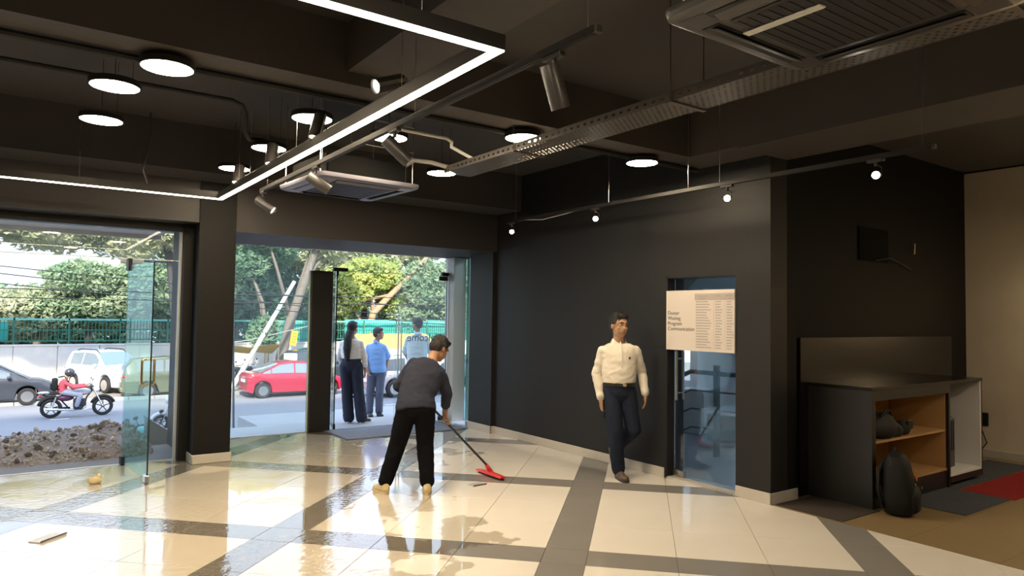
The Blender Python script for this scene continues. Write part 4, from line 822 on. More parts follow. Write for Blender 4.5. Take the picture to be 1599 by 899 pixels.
for i in range(12):
    for k in range(4): f.append((i*5+k, (i+1)*5+k, (i+1)*5+k+1, i*5+k+1))
mb.add(v, f); ob('sheet', mb, mat('orange_tarp', (0.72, 0.36, 0.08), 0.7, var=0.2, vscale=3), tp2, True)
for x in (-1.3, 0.7, 2.7): ob('prop', MB().cyl((x, -0.75, -1.76), (x, -0.75, 0.0), 0.03, 7), BARK, tp2)
lm = thing('lamp_head', 'flat tan lamp head hanging on a thin arm before the left trees', 'lamp', (2.38, 20.0, 2.85))
ob('hood', MB().rbox(-0.26, 0.26, -0.08, 0.08, -0.02, 0.10, 0.02, 1), mat('tan_lamp_hood', (0.55, 0.40, 0.22), 0.6), lm); ob('lamp_box', MB().rbox(-0.07, 0.06, -0.05, 0.05, -0.16, -0.02, 0.01, 1), mat('pink_grey_box', (0.38, 0.28, 0.25), 0.6), lm)
ob('arm', MB().tube([(0.2, 0.02, 0.06), (1.6, 0.3, 0.10), (2.6, 0.6, 0.0), (2.75, 0.62, -4.65)], 0.03, 7), GUN, lm)
wsg = thing('white_box', 'white meter box fixed on the dark trunk beside the left pier', 'box', (5.45, 31.55, 3.2))
ob('case', MB().rbox(-0.17, 0.25, -0.10, 0.10, -0.28, 0.28, 0.02, 1), WHITE, wsg); ob('lid', MB().rbox(-0.15, 0.23, -0.12, -0.10, -0.26, 0.26, 0.01, 1), OFFW, wsg)
wires = [((-8, 26, 3.55), (26, 26, 1.3), 'uppermost black power line crossing the left view'), ((-8, 26.3, 3.45), (26, 26.3, 0.7), 'middle black power line crossing the left view'), ((-8, 26.6, 3.1), (26, 26.6, 0.6), 'lowest black power line crossing the left view'),
         ((-8, 25.5, 2.3), (26, 25.5, 2.6), 'upper black power line strung lower, nearest the entrance view'), ((-8, 25.8, 2.05), (26, 25.8, 2.3), 'lower black power line strung lower, nearest the entrance view')]
for a, b, lb in wires:
    a = Vector(a); b = Vector(b); pts = [a.lerp(b, i/24)+Vector((0, 0, -0.35*4*(i/24)*(1-i/24)*0.5)) for i in range(25)]
    tag(ob('power_line', MB().tube(pts, 0.016, 5), WIRE), lb, 'wire', 'overhead power lines')
for (x, y, lb) in ((-8.2, 26.3, 'concrete utility pole carrying the power lines, out of view left of the doorway'), (26.2, 25.7, 'concrete utility pole carrying the power lines, out of view behind the right wall')):
    up_ = thing('utility_pole', lb, 'pole', (x, y, -1.8))
    ob('shaft', MB().tube([(0, 0, 0), (0, 0, 6.2)], [0.14, 0.10], 10), CONC, up_, 'auto'); ob('crossarm', MB().box(-0.05, 0.05, -0.6, 0.6, 5.0, 5.1), GUN, up_)
    for z in (2.9, 4.2): ob('crossarm', MB().box(-0.05, 0.05, -0.6, 0.6, z, z+0.08), GUN, up_)
# ---- rubble heap and parapet on the ledge
rnd = random.Random(9); rb = thing('rubble_heap', 'heap of broken stone and soil outside the left doorway', 'rubble', (0.2, 9.72, -0.06))
mb = MB(); v = []; f = []; nx, ny = 90, 22
def hh2(x, y):
    e = min(1, max(0, (x+5.2)*1.0), max(0, (1.28-x)*4.0)); k = 1-(abs(y-0.1)/1.0)**2.2
    if k <= 0 or e <= 0: return -0.05
    big = 0.10+0.14*min(1, max(0, (x+0.7)/0.8))
    return e*k*(big+0.07*noise.noise(Vector((x*2.1, y*2, 2)))+0.06*noise.noise(Vector((x*7, y*7, 4))))
for i in range(nx+1):
    for k in range(ny+1):
        x = -5.2+6.5*i/nx; y = -0.92+2.04*k/ny; v.append((x, y, hh2(x, y)-0.004))
for i in range(nx):
    for k in range(ny): f.append((i*(ny+1)+k, (i+1)*(ny+1)+k, (i+1)*(ny+1)+k+1, i*(ny+1)+k+1))
mb.add(v, f); ob('soil_mound', mb, STONE, rb, True)
STONES = [STONE, mat('pale_stone', (0.46, 0.42, 0.38), 0.9, var=0.3, vscale=8), mat('dark_stone', (0.11, 0.10, 0.095), 0.9, var=0.3, vscale=8)]
def rock(s, seed):
    bm = bmesh.new(); bmesh.ops.create_icosphere(bm, subdivisions=1, radius=1)
    for q in bm.verts: q.co *= 1+0.5*noise.noise(q.co*1.3+Vector((seed, 0, 0)))
    bm.verts.index_update(); m2 = MB(); m2.add([(q.co.x*s, q.co.y*s*0.8, q.co.z*s*0.65) for q in bm.verts], [[q.index for q in fa.verts] for fa in bm.faces]); bm.free(); return m2
protos = [rock(1.0, k*3.1).mesh('stone') for k in range(6)]
pm = {}
for k in range(260):
    x = rnd.uniform(-1.0, 1.16) if k < 235 else rnd.uniform(-4.5, -1.0); y = rnd.uniform(-0.75, 0.75); s = rnd.uniform(0.016, 0.05)*(1.5 if rnd.random() < 0.08 else 1)
    kk = (rnd.randrange(6), rnd.choice((0, 0, 1, 1, 2)))
    if kk not in pm: pm[kk] = protos[kk[0]].copy(); pm[kk].materials.append(STONES[kk[1]])
    o = bpy.data.objects.new('stone', pm[kk]); COL.objects.link(o); o.parent = rb; o.location = (x, y, hh2(x, y)+s*0.2); o.scale = (s, s, s); o.rotation_euler = (rnd.uniform(0, 6), rnd.uniform(0, 6), rnd.uniform(0, 6))
grit = MB()
for k in range(1500):
    x = rnd.uniform(-1.3, 1.18); y = rnd.uniform(-0.8, 0.85); s = rnd.uniform(0.006, 0.016); z = hh2(x, y)
    a = rnd.uniform(0, 6); grit.obox(Matrix.Translation((x, y, z+s*0.3)) @ Matrix.Rotation(a, 4, (rnd.random(), rnd.random(), rnd.random()+0.1)), s*2, s*1.5, s*1.3)
ob('gravel', grit, STONES[1], rb, kind='stuff')
struct('trim_15', MB().prism([(0, 0), (0.42, 0), (0.42, 0.04), (0.0, 0.36)], frame_mat((1.42, 9.95, -0.10), (1, 0, 0), (0, 0, 1)), -0.25).add([(1.41, 9.94, 0.262), (1.845, 9.94, -0.058), (1.845, 10.21, -0.058), (1.41, 10.21, 0.262), (1.41, 9.94, 0.285), (1.845, 9.94, -0.035), (1.845, 10.21, -0.035), (1.41, 10.21, 0.285)], [(0, 1, 2, 3), (4, 5, 6, 7), (0, 1, 5, 4), (1, 2, 6, 5), (2, 3, 7, 6), (3, 0, 4, 7)]), CONCD, label='sloping grey parapet outside beside the pier')
# ================================================================ vehicles
def interp(tab, x):
    for (x0, y0), (x1, y1) in zip(tab, tab[1:]):
        if x <= x1: t = (x-x0)/(x1-x0) if x1 > x0 else 0; t = min(max(t, 0), 1); return y0+(y1-y0)*t
    return tab[-1][1]
def wheel(parent, x, y, r, side, rimm):
    w_ = ob('wheel', MB().lathe([(r*0.60, -0.09), (r*0.9, -0.10), (r*0.985, -0.075), (r, -0.04), (r, 0.04), (r*0.985, 0.075), (r*0.9, 0.10), (r*0.60, 0.09)], 28, Matrix.Translation((x, y, r)) @ Matrix.Rotation(pi/2, 4, 'X')), RUBBER, parent, 'auto')
    mb = MB().lathe([(0.02, -0.02), (r*0.60, -0.02), (r*0.62, 0.0), (0.02, 0.0)], 24, Matrix.Translation((x, y+side*0.055, r)) @ Matrix.Rotation(pi/2, 4, 'X')); ob('rim_back', mb, BLKM, w_)
    mb = MB().lathe([(r*0.56, -0.03), (r*0.64, -0.03), (r*0.64, 0.03), (r*0.56, 0.03)], 28, Matrix.Translation((x, y+side*0.085, r)) @ Matrix.Rotation(pi/2, 4, 'X'))
    for k in range(6):
        a = k*pi/3+0.3; mb.obox(Matrix.Translation((x, y+side*0.09, r)) @ Matrix.Rotation(a, 4, 'Y') @ Matrix.Translation((r*0.32, 0, 0)), r*0.56, 0.02, r*0.20)
    mb.cyl((x, y+side*0.06, r), (x, y+side*0.11, r), r*0.16, 14); ob('alloy_rim', mb, rimm, w_)
def car(name, label, loc, rz, L, W, body_m, belt, roof, wins, xs_front, xs_rear, wr=0.30, wx=None, glassm=CARGL, zb=0.19, wscreen=None, group=None, rails=False, plate_rear=True, rimm=STEEL):
    """x forward; belt/roof are (x, z) tables along the length"""
    c = thing(name, label, 'car', loc, rz, group); hw = W/2; wx = wx or (L*0.29, -L*0.275)
    NS = 76; rings = []
    def halfw(x):
        t = abs(x)/(L/2); return hw*(1-0.13*t**5-0.10*max(0, t-0.92)/0.08*0.9)
    def section(x):
        zt = interp(belt, x); zr = interp(roof, x); hx = halfw(x); z0 = zb
        t = abs(x)/(L/2); z0 += max(0, t-0.93)/0.07*0.10
        for q in wx:
            d = abs(x-q); R_ = wr+0.06
            if d < R_: z0 = max(z0, wr+math.sqrt(R_*R_-d*d)*0.98)
        gh = max(0.0, zr-zt-0.02); g = min(1, gh/0.25)
        tum = hx*(0.94-0.30*gh)
        P_ = [(0, zb+0.03 if z0 < zb+0.3 else z0), (hx*0.86, z0), (hx*0.965, z0+0.035), (hx*0.995, max(z0+0.06, zt*0.60)), (hx, max(z0+0.08, zt*0.78)), (hx*0.985, max(z0+0.10, zt-0.07)), (hx*0.945, max(z0+0.12, zt))]
        zt2 = max(z0+0.12, zt)
        if g > 0.02: P_ += [(tum, zr-0.055*g), (tum*0.90, zr-0.018*g), (tum*0.55, zr), (0, zr+0.008)]
        else: P_ += [(hx*0.90, zt2+0.012), (hx*0.75, zt2+0.022), (hx*0.45, zt2+0.03), (0, zt2+0.033)]
        return P_
    xs = [-L/2+L*i/NS for i in range(NS+1)]
    for x in xs:
        h = section(x); rings.append([Vector((x, y, z)) for y, z in h]+[Vector((x, -y, z)) for y, z in reversed(h[1:-1])])
    ob('body', MB().loft(rings), body_m, c, 'auto')
    for sgn in (1, -1):
        for (x0, x1) in wins:
            v = []; f = []; n = 8
            for i in range(n+1):
                x = x0+(x1-x0)*i/n; h = section(x); (ya, za), (yb, zb_) = h[6], h[7]
                for t in (0.10, 0.92): v.append((x, sgn*(ya+(yb-ya)*t+0.006), za+(zb_-za)*t))
            for i in range(n): f.append((2*i, 2*i+2, 2*i+3, 2*i+1))
            m2 = MB().add(v, f); ob('side_window', m2, glassm, c, True)
        for q in wx: wheel(c, q, sgn*(hw-0.11), wr, sgn, rimm)
        sf = section(L/2-0.10); sr = section(-L/2+0.10)
        ob('headlamp', MB().ell((L/2-0.13, sgn*sf[4][0]*0.80, interp(belt, L/2-0.15)-0.10), (0.13, hw*0.22, 0.075)), LAMPC, c, True)
        ob('tail_lamp', MB().ell((-L/2+0.13, sgn*sr[4][0]*0.84, interp(belt, -L/2+0.15)-0.13), (0.14, hw*0.17, 0.085)), LAMPR, c, True)
        mx = wins[-1][1]-0.02; my = section(mx)[6][0]
        ob('door_mirror', MB().ell((mx, sgn*(my+0.10), interp(belt, mx)+0.07), (0.07, 0.10, 0.065)), body_m, c, True)
        for (x0, x1) in wins:
            if x1-x0 > 0.5: ob('door_handle', MB().rbox(x0+0.10, x0+0.26, sgn*(section(x0+0.2)[5][0]+0.004)-0.015, sgn*(section(x0+0.2)[5][0]+0.004)+0.015, interp(belt, x0+0.2)-0.13, interp(belt, x0+0.2)-0.10, 0.006, 1), body_m, c)
    for (x0, x1), nm in ((xs_front, 'windscreen'), (xs_rear, 'rear_window')):
        v = []; f = []; n = 8
        for i in range(n+1):
            x = x0+(x1-x0)*i/n; h = section(x); row = [h[8], h[9], h[10]]
            pts = [(-row[0][0], row[0][1]), (-row[1][0], row[1][1]), (0, row[2][1]), (row[1][0], row[1][1]), (row[0][0], row[0][1])]
            for y, z in pts: v.append((x+(0.006 if nm == 'windscreen' else -0.006), y, z+0.008))
        for i in range(n):
            for k in range(4): f.append((i*5+k, (i+1)*5+k, (i+1)*5+k+1, i*5+k+1))
        ob(nm, MB().add(v, f), wscreen or glassm, c, True)
    ob('grille', MB().rbox(L/2-0.10, L/2-0.02, -hw*0.42, hw*0.42, 0.42, 0.60, 0.02, 1), BLKM, c)
    ob('front_bumper', MB().rbox(L/2-0.14, L/2+0.02, -hw*0.80, hw*0.80, zb+0.06, zb+0.20, 0.04, 2), body_m, c, 'auto'); ob('rear_bumper', MB().rbox(-L/2-0.02, -L/2+0.14, -hw*0.80, hw*0.80, zb+0.06, zb+0.24, 0.04, 2), body_m, c, 'auto')
    ob('number_plate', MB().rbox(-L/2-0.03, -L/2+0.05, -0.25, 0.25, 0.62, 0.74, 0.005, 1), PLATE, c); ob('number_plate', MB().rbox(L/2-0.02, L/2+0.035, -0.25, 0.25, 0.33, 0.44, 0.005, 1), PLATE, c)
    if rails:
        for sgn in (1, -1): ob('roof_rail', MB().tube([(-L*0.32, sgn*hw*0.66, interp(roof, -L*0.30)+0.0), (-L*0.26, sgn*hw*0.66, interp(roof, -L*0.26)+0.05), (L*0.02, sgn*hw*0.66, interp(roof, L*0.02)+0.05), (L*0.07, sgn*hw*0.66, interp(roof, L*0.07))], 0.02, 6), BLK, c)
    return c
sedan_belt = [(-2.0, 0.86), (-1.9, 0.95), (-1.3, 0.97), (0.9, 0.90), (1.6, 0.80), (1.9, 0.70), (2.0, 0.60)]
sedan_roof = [(-2.0, 0.60), (-1.55, 0.98), (-0.75, 1.40), (-0.2, 1.47), (0.35, 1.43), (1.12, 0.92), (2.0, 0.5)]
REDP = mat('red_car_paint', (0.40, 0.016, 0.045), 0.25, coat=0.7)
car('sedan_car', 'red sedan parked across the road, tail towards the left', (9.66, 29.55, -1.8), 0.0, 4.0, 1.70, REDP, sedan_belt, sedan_roof, [(-1.42, -1.12), (-1.08, -0.18), (-0.12, 0.72)], (0.42, 1.06), (-1.50, -0.80), 0.30, (1.40, -1.42), CARGL)
hatch_belt = [(-2.05, 0.80), (-1.95, 0.95), (-1.2, 0.98), (0.9, 0.92), (1.6, 0.83), (1.95, 0.70), (2.05, 0.58)]
hatch_roof = [(-2.05, 0.85), (-1.9, 1.05), (-1.45, 1.40), (-0.6, 1.50), (0.2, 1.47), (1.20, 0.94), (2.05, 0.5)]
GREYP = mat('dark_grey_car_paint', (0.040, 0.045, 0.058), 0.25, coat=0.7)
car('hatchback_car', 'dark grey hatchback at the far left, behind the motorcycle rider', (-0.72, 31.3, -1.78), 0.0, 4.1, 1.72, GREYP, hatch_belt, hatch_roof, [(-1.35, -0.55), (-0.48, 0.66)], (0.28, 1.12), (-1.88, -1.45), 0.30, None, CARGL)
suv_belt = [(-2.1, 0.95), (-2.0, 1.05), (0.9, 1.05), (1.7, 1.0), (2.0, 0.90), (2.1, 0.72)]
suv_roof = [(-2.1, 1.0), (-1.95, 1.30), (-1.7, 1.66), (-0.5, 1.72), (0.2, 1.68), (1.05, 1.08), (2.1, 0.6)]
car('suv_car', 'white SUV parked nose on towards the road, left of the green car', (3.35, 34.45, -1.76), -pi/2+0.45, 3.95, 1.72, mat('white_car_paint', (0.62, 0.66, 0.72), 0.25, coat=0.6), [(x*0.94, z) for x, z in suv_belt], [(x*0.94, z) for x, z in suv_roof], [(-1.45, -0.62), (-0.55, 0.56)], (0.24, 0.92), (-1.84, -1.62), 0.34, None, CARGL, 0.24, mat('windscreen_painted_reflection', (0.13, 0.20, 0.40), 0.08, spec=0.9), rails=True)  # blue reflection on the windscreen is put into its base colour
van_belt = [(-1.95, 0.85), (-1.9, 1.0), (0.9, 0.96), (1.5, 0.90), (1.85, 0.75), (1.95, 0.6)]
van_roof = [(-1.95, 0.95), (-1.85, 1.25), (-1.6, 1.52), (-0.4, 1.60), (0.3, 1.55), (1.1, 0.98), (1.95, 0.5)]
car('wagon_car', 'olive green car behind the open glass leaf, tail lamp to the left', (5.45, 31.45, -1.78), 0.0, 3.95, 1.68, mat('olive_car_paint', (0.12, 0.135, 0.085), 0.3, coat=0.6), van_belt, van_roof, [(-1.50, -0.55), (-0.48, 0.62)], (0.36, 1.04), (-1.84, -1.60), 0.30, None, CARGL)
car('suv_car', 'silver SUV behind the man in the blue shirt', (14.1, 27.35, -1.8), 0.0, 4.2, 1.8, mat('silver_car_paint', (0.42, 0.40, 0.44), 0.3, metal=0.3, coat=0.5), suv_belt, suv_roof, [(-1.55, -0.65), (-0.58, 0.60)], (0.26, 0.98), (-1.96, -1.72), 0.36, None, CARGLD, 0.26)
car('hatchback_car', 'dark blue car seen through the narrow glass beside the post', (19.2, 29.6, -1.8), 0.0, 4.1, 1.72, mat('dark_blue_car_paint', (0.05, 0.065, 0.10), 0.25, coat=0.7), hatch_belt, hatch_roof, [(-1.35, -0.55), (-0.48, 0.66)], (0.28, 1.12), (-1.88, -1.45), 0.30, None, CARGL)
car('hatchback_car', 'black car roof showing behind the red sedan', (11.95, 32.6, -1.76), 0.0, 3.9, 1.7, mat('black_car_paint', (0.03, 0.04, 0.05), 0.25, coat=0.7), [(x*0.95, z*1.15) for x, z in hatch_belt], [(x*0.95, z*1.18) for x, z in hatch_roof], [(-1.28, -0.52), (-0.45, 0.62)], (0.27, 1.06), (-1.78, -1.38), 0.30, None, CARGLD)
wbx = thing('cool_box', 'white stacked boxes on the verge behind the red sedan roof', 'box', (10.1, 31.2, -1.76))
for k, (z0, z1) in enumerate(((0, 0.62), (0.64, 1.26), (1.28, 1.60))): ob('box_tier', MB().rbox(-0.28+0.02*k, 0.28-0.02*k, -0.22, 0.22, z0, z1, 0.02, 1), WHITE, wbx)
# ---- motorcycles
def motorcycle(label, loc, rz, tankm, wheelbase=1.30, scooter=False, lean=0.0):
    b = thing('scooter' if scooter else 'motorcycle', label, 'scooter' if scooter else 'motorcycle', loc, rz); b.rotation_euler = (lean, 0, rz)
    r = 0.235 if scooter else 0.30; xf, xr = wheelbase/2, -wheelbase/2
    for x in (xf, xr):
        w_ = ob('wheel', MB().tube([(x+(r-0.045)*cos(t), 0, r+(r-0.045)*sin(t)) for t in [2*pi*i/26 for i in range(26)]], 0.048, 8, True), RUBBER, b, True)
        mb = MB().tube([(x+(r-0.085)*cos(t), 0, r+(r-0.085)*sin(t)) for t in [2*pi*i/26 for i in range(26)]], 0.018, 6, True).cyl((x, -0.07, r), (x, 0.07, r), 0.045, 12)
        for k in range(5): a = k*2*pi/5+0.3; mb.tube([(x, 0, r), (x+(r-0.08)*cos(a), 0, r+(r-0.08)*sin(a))], 0.015, 6)
        ob('alloy_rim', mb, BLK if not scooter else GUN, w_)
    for sg in (-0.08, 0.08): ob('front_fork', MB().tube([(xf, sg, r), (xf-0.30, sg*0.9, 0.92)], 0.022, 8), CHROME, b)
    ob('front_mudguard', MB().tube([(xf+(r+0.035)*cos(t), 0, r+(r+0.035)*sin(t)) for t in [radians(20+i*14) for i in range(11)]], 0.055, 6), BLK if not scooter else tankm, b, True)
    ob('handlebar', MB().tube([(xf-0.42, -0.36, 1.0), (xf-0.36, -0.2, 1.02), (xf-0.30, 0, 0.98), (xf-0.36, 0.2, 1.02), (xf-0.42, 0.36, 1.0)], 0.015, 7), BLK, b, True)
    for sg in (-1, 1):
        ob('mirror', MB().tube([(xf-0.36, sg*0.24, 1.02), (xf-0.33, sg*0.30, 1.16)], 0.007, 6).ell((xf-0.33, sg*0.31, 1.20), (0.015, 0.06, 0.04)), BLK, b, True)
    ob('headlamp', MB().ell((xf-0.20, 0, 0.86), (0.10, 0.10, 0.11)), LAMPC, b, True)
    if scooter:
        ob('front_apron', MB().loft([[Vector((xf-0.20+dx, y, z)) for y in (-w2, 0, w2) for dx in ((0, 0.0) if False else (0,))]+[Vector((xf-0.26+dx, y, z)) for y in (w2, 0, -w2) for dx in (0,)] for z, w2 in ((0.32, 0.16), (0.6, 0.22), (0.9, 0.20), (1.0, 0.12))]), tankm, b)
        ob('rear_body', MB().ell((xr+0.12, 0, 0.55), (0.50, 0.17, 0.20)), tankm, b, True); ob('footboard', MB().rbox(-0.22, 0.42, -0.17, 0.17, 0.26, 0.33, 0.02, 1), BLK, b)
        ob('seat', MB().ell((xr+0.22, 0, 0.76), (0.40, 0.15, 0.07)), RUBBER, b, True); ob('tail_lamp', MB().ell((xr-0.34, 0, 0.62), (0.05, 0.10, 0.05)), LAMPR, b, True)
        return b
    ob('fuel_tank', MB().ell((0.10, 0, 0.80), (0.28, 0.14, 0.13)), tankm, b, True); ob('seat', MB().ell((-0.42, 0, 0.78), (0.46, 0.13, 0.06)), RUBBER, b, True)
    ob('side_panel', MB().ell((-0.34, 0, 0.62), (0.24, 0.13, 0.11)), mat('maroon_panel', (0.10, 0.03, 0.07), 0.35), b, True)
    ob('engine', MB().rbox(-0.12, 0.24, -0.12, 0.12, 0.28, 0.58, 0.04, 2).cyl((0.0, -0.16, 0.38), (0.0, 0.16, 0.38), 0.10, 14), GUN, b, 'auto')
    ob('frame', MB().tube([(xf-0.30, 0, 0.85), (0.25, 0, 0.62), (0.18, 0, 0.26), (-0.2, 0, 0.24), (-0.45, 0, 0.55), (-0.95, 0, 0.74)], 0.024, 7).tube([(-0.2, 0.06, 0.3), (xr, 0.07, r)], 0.022, 7).tube([(-0.2, -0.06, 0.3), (xr, -0.07, r)], 0.022, 7), BLK, b, True)
    for sg in (-0.1, 0.1): ob('shock_absorber', MB().tube([(xr, sg, r), (xr+0.12, sg, 0.66)], 0.028, 8), CHROME, b)
    ob('exhaust', MB().tube([(0.22, -0.13, 0.35), (0.12, -0.15, 0.24), (-0.2, -0.16, 0.24), (-0.85, -0.17, 0.30)], [0.02, 0.02, 0.035, 0.05], 9), CHROME, b, True)
    ob('rear_mudguard', MB().tube([(xr+(r+0.05)*cos(t), 0, r+(r+0.05)*sin(t)) for t in [radians(60+i*13) for i in range(9)]], 0.06, 6), BLK, b, True)
    ob('tail_piece', MB().ell((-0.90, 0, 0.80), (0.20, 0.09, 0.05)), CHROME, b, True); ob('tail_lamp', MB().ell((-1.02, 0, 0.70), (0.05, 0.08, 0.05)), LAMPR, b, True)
    ob('footpeg', MB().cyl((-0.02, -0.26, 0.30), (-0.02, 0.26, 0.30), 0.014, 7), BLK, b)
    return b
motorcycle('black commuter motorcycle ridden along the road', (1.76, 26.65, -1.8), 0.0, mat('silver_tank', (0.45, 0.45, 0.48), 0.25, coat=0.5), 1.42)
motorcycle('teal motorcycle parked below the ledge behind the open glass leaf', (2.42, 17.3, -1.8), -pi/2+0.5, mat('teal_tank', (0.10, 0.36, 0.36), 0.25, coat=0.5), 1.3, lean=0.12)
motorcycle('white scooter half hidden by the left pier', (4.15, 22.3, -1.8), pi, mat('white_scooter_paint', (0.70, 0.71, 0.73), 0.3, coat=0.5), 1.24, True)
motorcycle('dark motorcycle parked by the boundary wall, left of the red sedan', (8.35, 33.5, -1.76), -0.9, mat('black_tank', (0.03, 0.03, 0.035), 0.25, coat=0.5), 1.3, lean=0.1)
motorcycle('second dark motorcycle parked just behind the leaning pole foot', (9.0, 33.9, -1.76), -0.9, mat('black_tank2', (0.04, 0.045, 0.06), 0.25, coat=0.5), 1.3, lean=0.1)
# ================================================================ people
RD, FD = Vector((cos(YAW), -sin(YAW), 0)), Vector((sin(YAW), cos(YAW), 0))
def remesh(mb, vox, smooth_it, fac=0.5, folds=0.0, ffreq=(9, 9, 5), seed=0.0):
    me = mb.mesh('tmp'); fix_normals(me)
    o = bpy.data.objects.new('tmp', me); COL.objects.link(o)
    md = o.modifiers.new('r', 'REMESH'); md.mode = 'VOXEL'; md.voxel_size = vox; md.adaptivity = 0
    if smooth_it: s_ = o.modifiers.new('s', 'SMOOTH'); s_.factor = fac; s_.iterations = smooth_it
    dg = bpy.context.evaluated_depsgraph_get(); dg.update()
    m2 = bpy.data.meshes.new_from_object(o.evaluated_get(dg)); bpy.data.objects.remove(o); bpy.data.meshes.remove(me)
    if folds:
        co = []
        for v in m2.vertices:
            p = v.co; q = Vector((p.x*ffreq[0]+seed, p.y*ffreq[1], p.z*ffreq[2]))
            n_ = noise.noise(q)+0.5*noise.noise(q*2.1+Vector((3, 1, 7))); n_ = (1-abs(n_)*1.6)
            co.append(p+v.normal*folds*n_)
        for v, c in zip(m2.vertices, co): v.co = c
    m2.polygons.foreach_set('use_smooth', [True]*len(m2.polygons)); m2.update(); return m2
def caps(mb, pts, rad, n=14):
    pts = [Vector(p) for p in pts]
    for i, p in enumerate(pts): mb.ell(p, (rad[i],)*3, None, n, 9)
    for i in range(len(pts)-1):
        if (pts[i+1]-pts[i]).length > 1e-4: mb.tube([pts[i], pts[i+1]], [rad[i], rad[i+1]], n)
def tube_s(mb, pts, rad, n=14):
    """smoothly interpolated limb"""
    P = [Vector(p) for p in pts]; out = []; rr = []
    for i in range(len(P)-1):
        for k in range(6):
            t = k/6; out.append(P[i].lerp(P[i+1], t)); rr.append(rad[i]+(rad[i+1]-rad[i])*t)
    out.append(P[-1]); rr.append(rad[-1]); caps(mb, out[::2]+[out[-1]], rr[::2]+[rr[-1]], n)
def torso_rings(J, g, lo, hi, bl=0.0):
    """stack of oval rings from the crotch to the neck; lo..hi in [0,1] picks a range"""
    mh = (J['hipA']+J['hipB'])/2; ms = (J['shA']+J['shB'])/2; nk = J['neck']; wa = J['waist']
    lh = (J['hipB']-J['hipA']).normalized(); ls = (J['shB']-J['shA']).normalized(); sw = (J['shB']-J['shA']).length/2
    up0 = (wa-mh).normalized(); up1 = (ms-wa).normalized(); b = J.get('build', 1.0)
    st = [(mh-up0*0.075, lh, up0, 0.105, 0.085), (mh-up0*0.02, lh, up0, 0.160, 0.112), (mh+up0*0.04, lh, up0, 0.163, 0.115), (wa, (lh+ls).normalized(), up0, 0.152, 0.108*J.get('belly', 1.0)),
          (wa.lerp(ms, 0.30), (lh+ls).normalized(), up1, 0.160, 0.113*J.get('belly', 1.0)), (wa.lerp(ms, 0.62), ls, up1, 0.172, 0.116), (wa.lerp(ms, 0.86), ls, up1, max(0.165, sw*0.96), 0.102), (ms+up1*0.004, ls, up1, sw*0.90, 0.078),
          (ms.lerp(nk, 0.55), ls, up1, sw*0.52, 0.066), (nk, ls, up1, 0.058, 0.055)]
    rings = []
    n = len(st)
    for i, (c, l, u, a, d) in enumerate(st):
        f = i/(n-1)
        if bl and i in (3, 4): a += bl; d += bl
        if bl and i in (1, 2): a += bl*1.4; d += bl*1.4
        if f < lo-1e-6 or f > hi+1e-6: continue
        fw = u.cross(l).normalized(); l2 = fw.cross(u).normalized()
        rings.append([c+l2*(a*b+g)*cos(2*pi*k/24)+fw*(d*b+g)*sin(2*pi*k/24) for k in range(24)])
    return rings
def hand(mb, wr, d, palmn, s, curl, right, scale=1.0, spread=0.1):
    """palm and five fingers; d = direction of the hand, palmn = out of the palm"""
    d = Vector(d).normalized(); pn = Vector(palmn); pn = (pn-d*pn.dot(d)).normalized(); side = d.cross(pn)*(1 if right else -1); wr = Vector(wr)
    k = scale; R_ = Matrix((side, pn, d)).transposed()
    mb.ell(wr+d*0.048*k, (0.040*k, 0.016*k, 0.052*k), R_, 14, 9); mb.ell(wr+d*0.072*k, (0.040*k, 0.013*k, 0.026*k), R_, 14, 9)
    caps(mb, [wr-d*0.01, wr+d*0.03*k], [0.024*k, 0.026*k], 12)
    for i, (off, ln) in enumerate(((0.029, 0.070), (0.010, 0.079), (-0.010, 0.074), (-0.028, 0.057))):
        p = wr+d*0.088*k+side*off*k; dd = (d+side*spread*(1.5-i)*0.4).normalized(); pts = [p-d*0.012]; ang = 0
        for seg, fr in enumerate((0.42, 0.32, 0.26)):
            ang += curl*(0.7 if seg == 0 else 1.0); v = dd*cos(ang)+pn*sin(ang); p = p+v*ln*fr*k; pts.append(p)
        caps(mb, pts, [0.0098*k, 0.0092*k, 0.0086*k, 0.0078*k], 10)
    p = wr+d*0.022*k+side*0.028*k; v = (side*0.75+d*0.75+pn*0.25).normalized(); v2 = (d*0.9+side*0.2+pn*(0.3+curl*0.5)).normalized()
    caps(mb, [p, p+v*0.034*k, p+v*0.034*k+v2*0.030*k, p+v*0.034*k+v2*0.055*k], [0.014*k, 0.0115*k, 0.0105*k, 0.009*k], 10)
def head_parts(mb, c, R_, k):
    """skull, jaw, brow, nose, ears in the head frame: x to its right side, y face, z up"""
    def E(p, r): mb.ell(c+R_ @ (Vector(p)*k), tuple(x*k for x in r), R_, 18, 12)
    E((0, -0.012, 0.028), (0.074, 0.094, 0.092)); E((0, 0.022, -0.040), (0.060, 0.068, 0.070)); E((0, 0.050, -0.085), (0.030, 0.032, 0.024)); E((0, 0.010, -0.070), (0.056, 0.060, 0.040))
    E((0, 0.072, 0.028), (0.052, 0.018, 0.014)); E((0, 0.090, -0.022), (0.0115, 0.015, 0.0105)); E((0, 0.082, 0.0), (0.010, 0.014, 0.028)); E((0, 0.078, -0.058), (0.026, 0.012, 0.013))
    for s in (-1, 1): E((s*0.073, -0.008, -0.008), (0.010, 0.021, 0.031)); E((s*0.040, 0.060, -0.022), (0.019, 0.014, 0.018))
